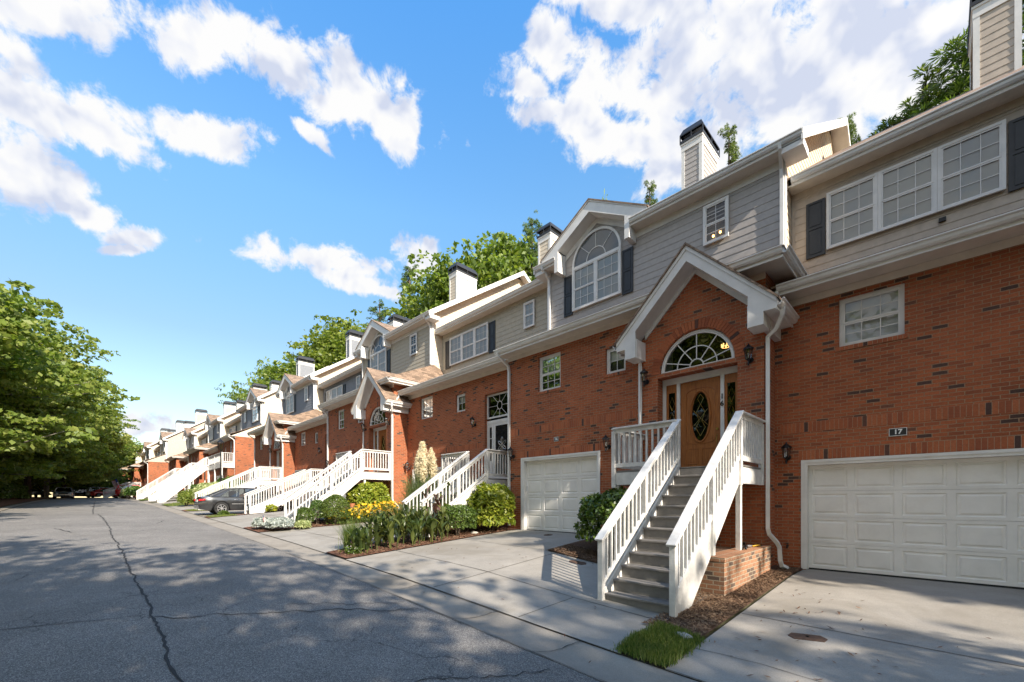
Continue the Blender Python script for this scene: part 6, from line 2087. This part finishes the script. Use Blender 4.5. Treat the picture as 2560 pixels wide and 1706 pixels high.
def make_pine(name, label, seed, height, spread, trunk_h, group=None):
    rs = np.random.RandomState(seed); rng = random.Random(seed)
    root = empty(name); tag(root, label, 'tree', group)
    r0 = height * .013
    f = MB(); f.tube([(0, 0, -.4), (.1, 0, height * .5), (0, .1, height)], [r0 * 1.4, r0, r0 * .2], 9); f.build('trunk', 'bark', root, smooth=True)
    lm = MB(); Qs = []
    z = trunk_h
    while z < height * .99:
        u = (z - trunk_h) / (height - trunk_h)
        for k in range(rng.randint(3, 4)):
            a = rng.uniform(0, 6.28)
            L = spread * (1 - u * .80) * rng.uniform(.6, 1.08) * (.6 + .4 * min(1, u * 5))
            e = Vector((math.cos(a) * L, math.sin(a) * L, z + L * rng.uniform(.05, .4)))
            lm.tube([(0, 0, z), tuple(e)], [r0 * .35 * (1 - u * .6), .012], 5)
            nt = max(5, int(L * 7.5))
            for j in range(nt):
                k2 = rng.uniform(.30, 1.05)
                c_ = np.array([e.x * k2, e.y * k2, z + (e.z - z) * k2]) + rs.normal(size=3) * [.30 * L * .45, .30 * L * .45, .22]
                m_ = 40
                d = unit(m_, rs); d[:, 2] = np.abs(d[:, 2]) * .9 - .15
                P = c_ + d * .22
                A = d; Bv = np.cross(A, unit(m_, rs)); Bv /= np.linalg.norm(Bv, axis=1, keepdims=True)
                Ls = .15 * rs.uniform(.7, 1.2, m_)[:, None]
                Qs.append(np.stack([P - A * Ls, P + Bv * .022, P + A * Ls, P - Bv * .022], 1))
        z += (height - trunk_h) / 22 * rng.uniform(.7, 1.2)
    lm.build('limbs', 'bark', root)
    npmesh('crown', np.concatenate(Qs), 4, 'leaf_pine', root)
    return root


T1 = make_tree('broadleaf_tree', '', 101, 16.0, 7.6, 2.0, 46, 'leaf_tree_olive', .22, 26, 'pale_bark', (1.25, .5))
T2 = make_tree('broadleaf_tree', '', 102, 16.0, 7.2, 2.4, 44, 'leaf_tree', .22, 26, 'bark', (1.25, .6))
T3 = make_tree('broadleaf_tree', '', 103, 27.0, 6.2, 9.0, 40, 'leaf_tree', .30, 17, 'bark', (1.45, 1.0))
T4 = make_pine('pine_tree', '', 104, 27.0, 4.4, 10.0)
T5 = make_pine('pine_tree', '', 105, 24.0, 4.6, 7.0)
T8 = make_pine('pine_tree', '', 109, 23.0, 3.9, 13.5)
T6 = make_tree('broadleaf_tree', '', 106, 16.0, 6.0, 5.0, 24, 'leaf_tree', .20, 16, 'bark', (1.2, .6), sub=5)
used = set()


def place(T, loc, s, rz, label, group):
    if T.name in used: o = copy_tree(T)
    else: o = T; used.add(T.name)
    o.location = loc; o.scale = (s[0], s[0], s[1]) if isinstance(s, tuple) else (s, s, s)
    o.rotation_euler = (0, 0, rz); o['label'] = label; o['group'] = group
    return o


LT = 'street trees along the left side'
for i, (T, x, y, s, rz, lb) in enumerate([
    (T1, -38, -9.3, (1.0, .94), .3, 'olive-leaved tree nearest on the left, its pale boughs reaching over the street'),
    (T1, -48, -8.9, (1.0, .96), 2.1, 'second tree on the left whose crown edge stands out against the sky'),
    (T2, -57, -7.6, (1.0, .90), 1.0, 'third tree on the left, crown leaning over the shaded kerb'),
    (T1, -68, -6.6, (1.0, .90), 4.2, 'fourth tree on the left, behind the low hedge'),
    (T2, -79, -5.4, (1.0, .95), 3.3, 'tree on the left over the parked silver sedan'),
    (T1, -92, -4.6, (1.0, .98), .9, 'tree behind the bronze vehicle on the left'),
    (T2, -105, -3.2, (1.0, 1.0), 5.0, 'tree at the far left beyond all parked cars'),
    (T3, -45, -17, (1.2, .62), .0, 'taller tree in the second line at the far left edge'),
    (T3, -62, -15, (1.2, .62), 1.6, 'tree of the second line behind the hedge'),
    (T2, -25, -14.5, (1.0, 1.0), 1.1, 'tree at the extreme left, mostly outside the view'),
    (T1, -13, -15, (1.0, 1.0), 2.1, 'tree left of the viewpoint, outside the view'),
    (T3, -82, -15, (1.2, .62), 3.1, 'tree of the second line behind the left verge'),
    (T3, -104, -13, (1.2, .62), 4.1, 'tall tree of the second line at the far end'),
]):
    place(T, (x, y, gz(x, -3.5) + .1), s, rz, lb, LT)
ET = 'trees closing the end of the street'
for i, (T, x, y, s, rz, lb) in enumerate([
    (T2, -122, -3, (1.1, .92), .4, 'dense tree closing the street end behind the dark car'),
    (T2, -126, 4, (1.0, .85), 1.4, 'dense tree closing the street end behind the red car'),
    (T3, -150, 6, (1.1, .60), 2.4, 'tree rising beyond the last houses at the street end'),
    (T3, -160, 20, (1.1, .66), 3.4, 'dark round-topped tree peeping over the farthest roofs'),
    (T2, -132, -10, (1.2, 1.1), 5.4, 'broad tree at the street end behind the far left trees'),
]):
    place(T, (x, y, 1.9), s, rz, lb, ET)
BT = 'trees behind the houses'
for i, (T, x, y, s, rz, lb) in enumerate([
    (T4, -9.2, 28, (.5, .89), .0, 'pine tip just right of the chimney of number 16'),
    (T4, -14.4, 28, (.45, .86), 1.0, 'thin pine tip just left of the chimney of number 16'),
    (T5, 1.9, 28, (1.7, .95), .8, 'big pine rising left of the chimney of number 17'),
    (T4, 5.5, 28, (1.0, .95), 2.0, 'pine at the right edge behind the chimney of number 17'),
    (T5, -.6, 28, (1.35, .89), 3.8, 'lower pine crown filling the roofline left of the big pine'),
    (T5, -3.4, 28, (.42, .90), 2.6, 'thin pine tip above the roof corner of number 16'),
    (T6, -18.8, 28, (.35, 1.58), 2.2, 'leafy tree tip over the arched-window gable of 16'),
    (T8, 13.8, 7.6, 1.0, 0.5, 'unseen high-crowned pine added to shade the wall of number 16'),  # out of view, added to keep sun off the brick wall of 16
    (T3, 17.5, 11.4, (.72, .82), 1.1, 'unseen tall tree added at the near side to shade number 17'),  # out of view, added to put the front of 17 in shade
    (T5, -25.6, 28, (.7, 1.08), 1.5, 'pine at the right of the tall leafy trees behind the roofs'),
    (T3, -31, 28, (.95, 1.04), .5, 'tallest leafy tree in the middle behind the beige gable'),
    (T3, -39, 29, (1.0, 1.03), 2.5, 'leafy tree touching the left side of the tallest one'),
    (T4, -46, 28, (.9, 1.06), 3.5, 'dark pine left of the tall leafy trees'),
    (T5, -52, 27, (1.0, 1.08), 5.1, 'bushy pine over the beige chimney'),
    (T3, -60, 28, (1.1, 1.02), 4.5, 'leafy tree behind the chimney of the blue-grey-sided house'),
    (T5, -69, 27, (1.2, 1.12), .9, 'yellowish pine behind the gap between the first two rows'),
    (T3, -78, 28, (1.2, 1.0), 1.9, 'leafy tree behind the second row'),
    (T5, -88, 28, (1.3, 1.15), 2.9, 'broad pine before the last of the wood behind the roofs'),
    (T6, -99, 28, (1.2, 1.85), 1.9, 'airy dark tree at the left end of the wood behind the roofs'),
]):
    place(T, (x, y, interp(BACK, x) - .3), s, rz, lb, BT)
# trees on the near side of the viewpoint: they shade the road
NT = 'street trees on the near side of the viewpoint'
for i, (T, x, y, s, rz, lb) in enumerate([
    (T6, 4.5, -6.6, (1.0, .90), .0, 'shade tree on the near side, closest to the viewpoint'),
    (T6, 11.5, -5.4, (1.0, 1.0), 1.2, 'second shade tree on the near side'),
    (T6, 19.0, -6.5, (1.1, 1.15), 3.2, 'third shade tree on the near side'),
    (T2, 31.0, -4.5, (1.2, 1.4), 2.2, 'fourth shade tree on the near side, over the road'),
    (T2, 10.3, 4.0, (.28, .45), 2.2, 'small round tree by the driveway of the next house'),
    ]):
    place(T, (x, y, gz(x, -3.5) + .1), s, rz, lb, NT)

UG = 'undergrowth behind the left verge'
for i, (x, y, rx, rz_, lb) in enumerate([(-46, -13, 5.5, 2.2, 'dark undergrowth mass nearest on the left, behind the hedge'), (-58, -12.5, 6, 2.4, 'undergrowth mass second on the left behind the hedge'), (-72, -12, 7, 2.4, 'undergrowth behind the bronze vehicle'), (-88, -10.5, 8, 2.6, 'undergrowth behind the silver sedan'), (-104, -8, 8, 2.8, 'undergrowth at the far left end of the street'), (-114, -3, 6, 2.6, 'undergrowth closing the street end behind the dark car'), (-128, 6, 7, 3.2, 'undergrowth closing the street end below the last houses')]):
    shrub('thicket', lb, 'thicket', (x, y, gz(x, -3.5) + .1), rx, 4.5 if i < 5 else 8, rz_, 5200, .34, 'leaf_tree', 80 + i, boxy=.3, lump=.12, group=UG)


# hedges on the left
def hedge(label, loc, L, w_, h_, seed, rz=0.0, n=5000, size=.11):
    o = shrub('hedge', label, 'hedge', loc, L / 2, w_ / 2, h_ / 2, n, size, 'leaf_dark', seed, boxy=.8, lump=.06, group='hedges on the left verge', depth=.08)
    o.rotation_euler = (0, 0, rz)


hedge('dark hedge running along the left verge to the bronze vehicle', (-66, -6.4, gz(-66, -3.5) + .0), 22, 2.6, 1.9, 61, 0, 12000, .16)
hedge('hedge nearer the viewer on the left verge', (-47, -6.6, gz(-47, -3.5) + .1), 14, 2.4, 1.5, 62, 0, 7000)
hedge('tall hedge closing the street end behind the parked cars', (-115, -6, 1.75), 26, 4.5, 4.4, 64, rad(86), 15000, .34)
hedge('lighter low hedge at the far left picture edge', (-35.5, -5.4, gz(-35, -3.5) + .05), 5, 1.4, 1.0, 63, 0, 4500)
bpy.context.view_layer.update()
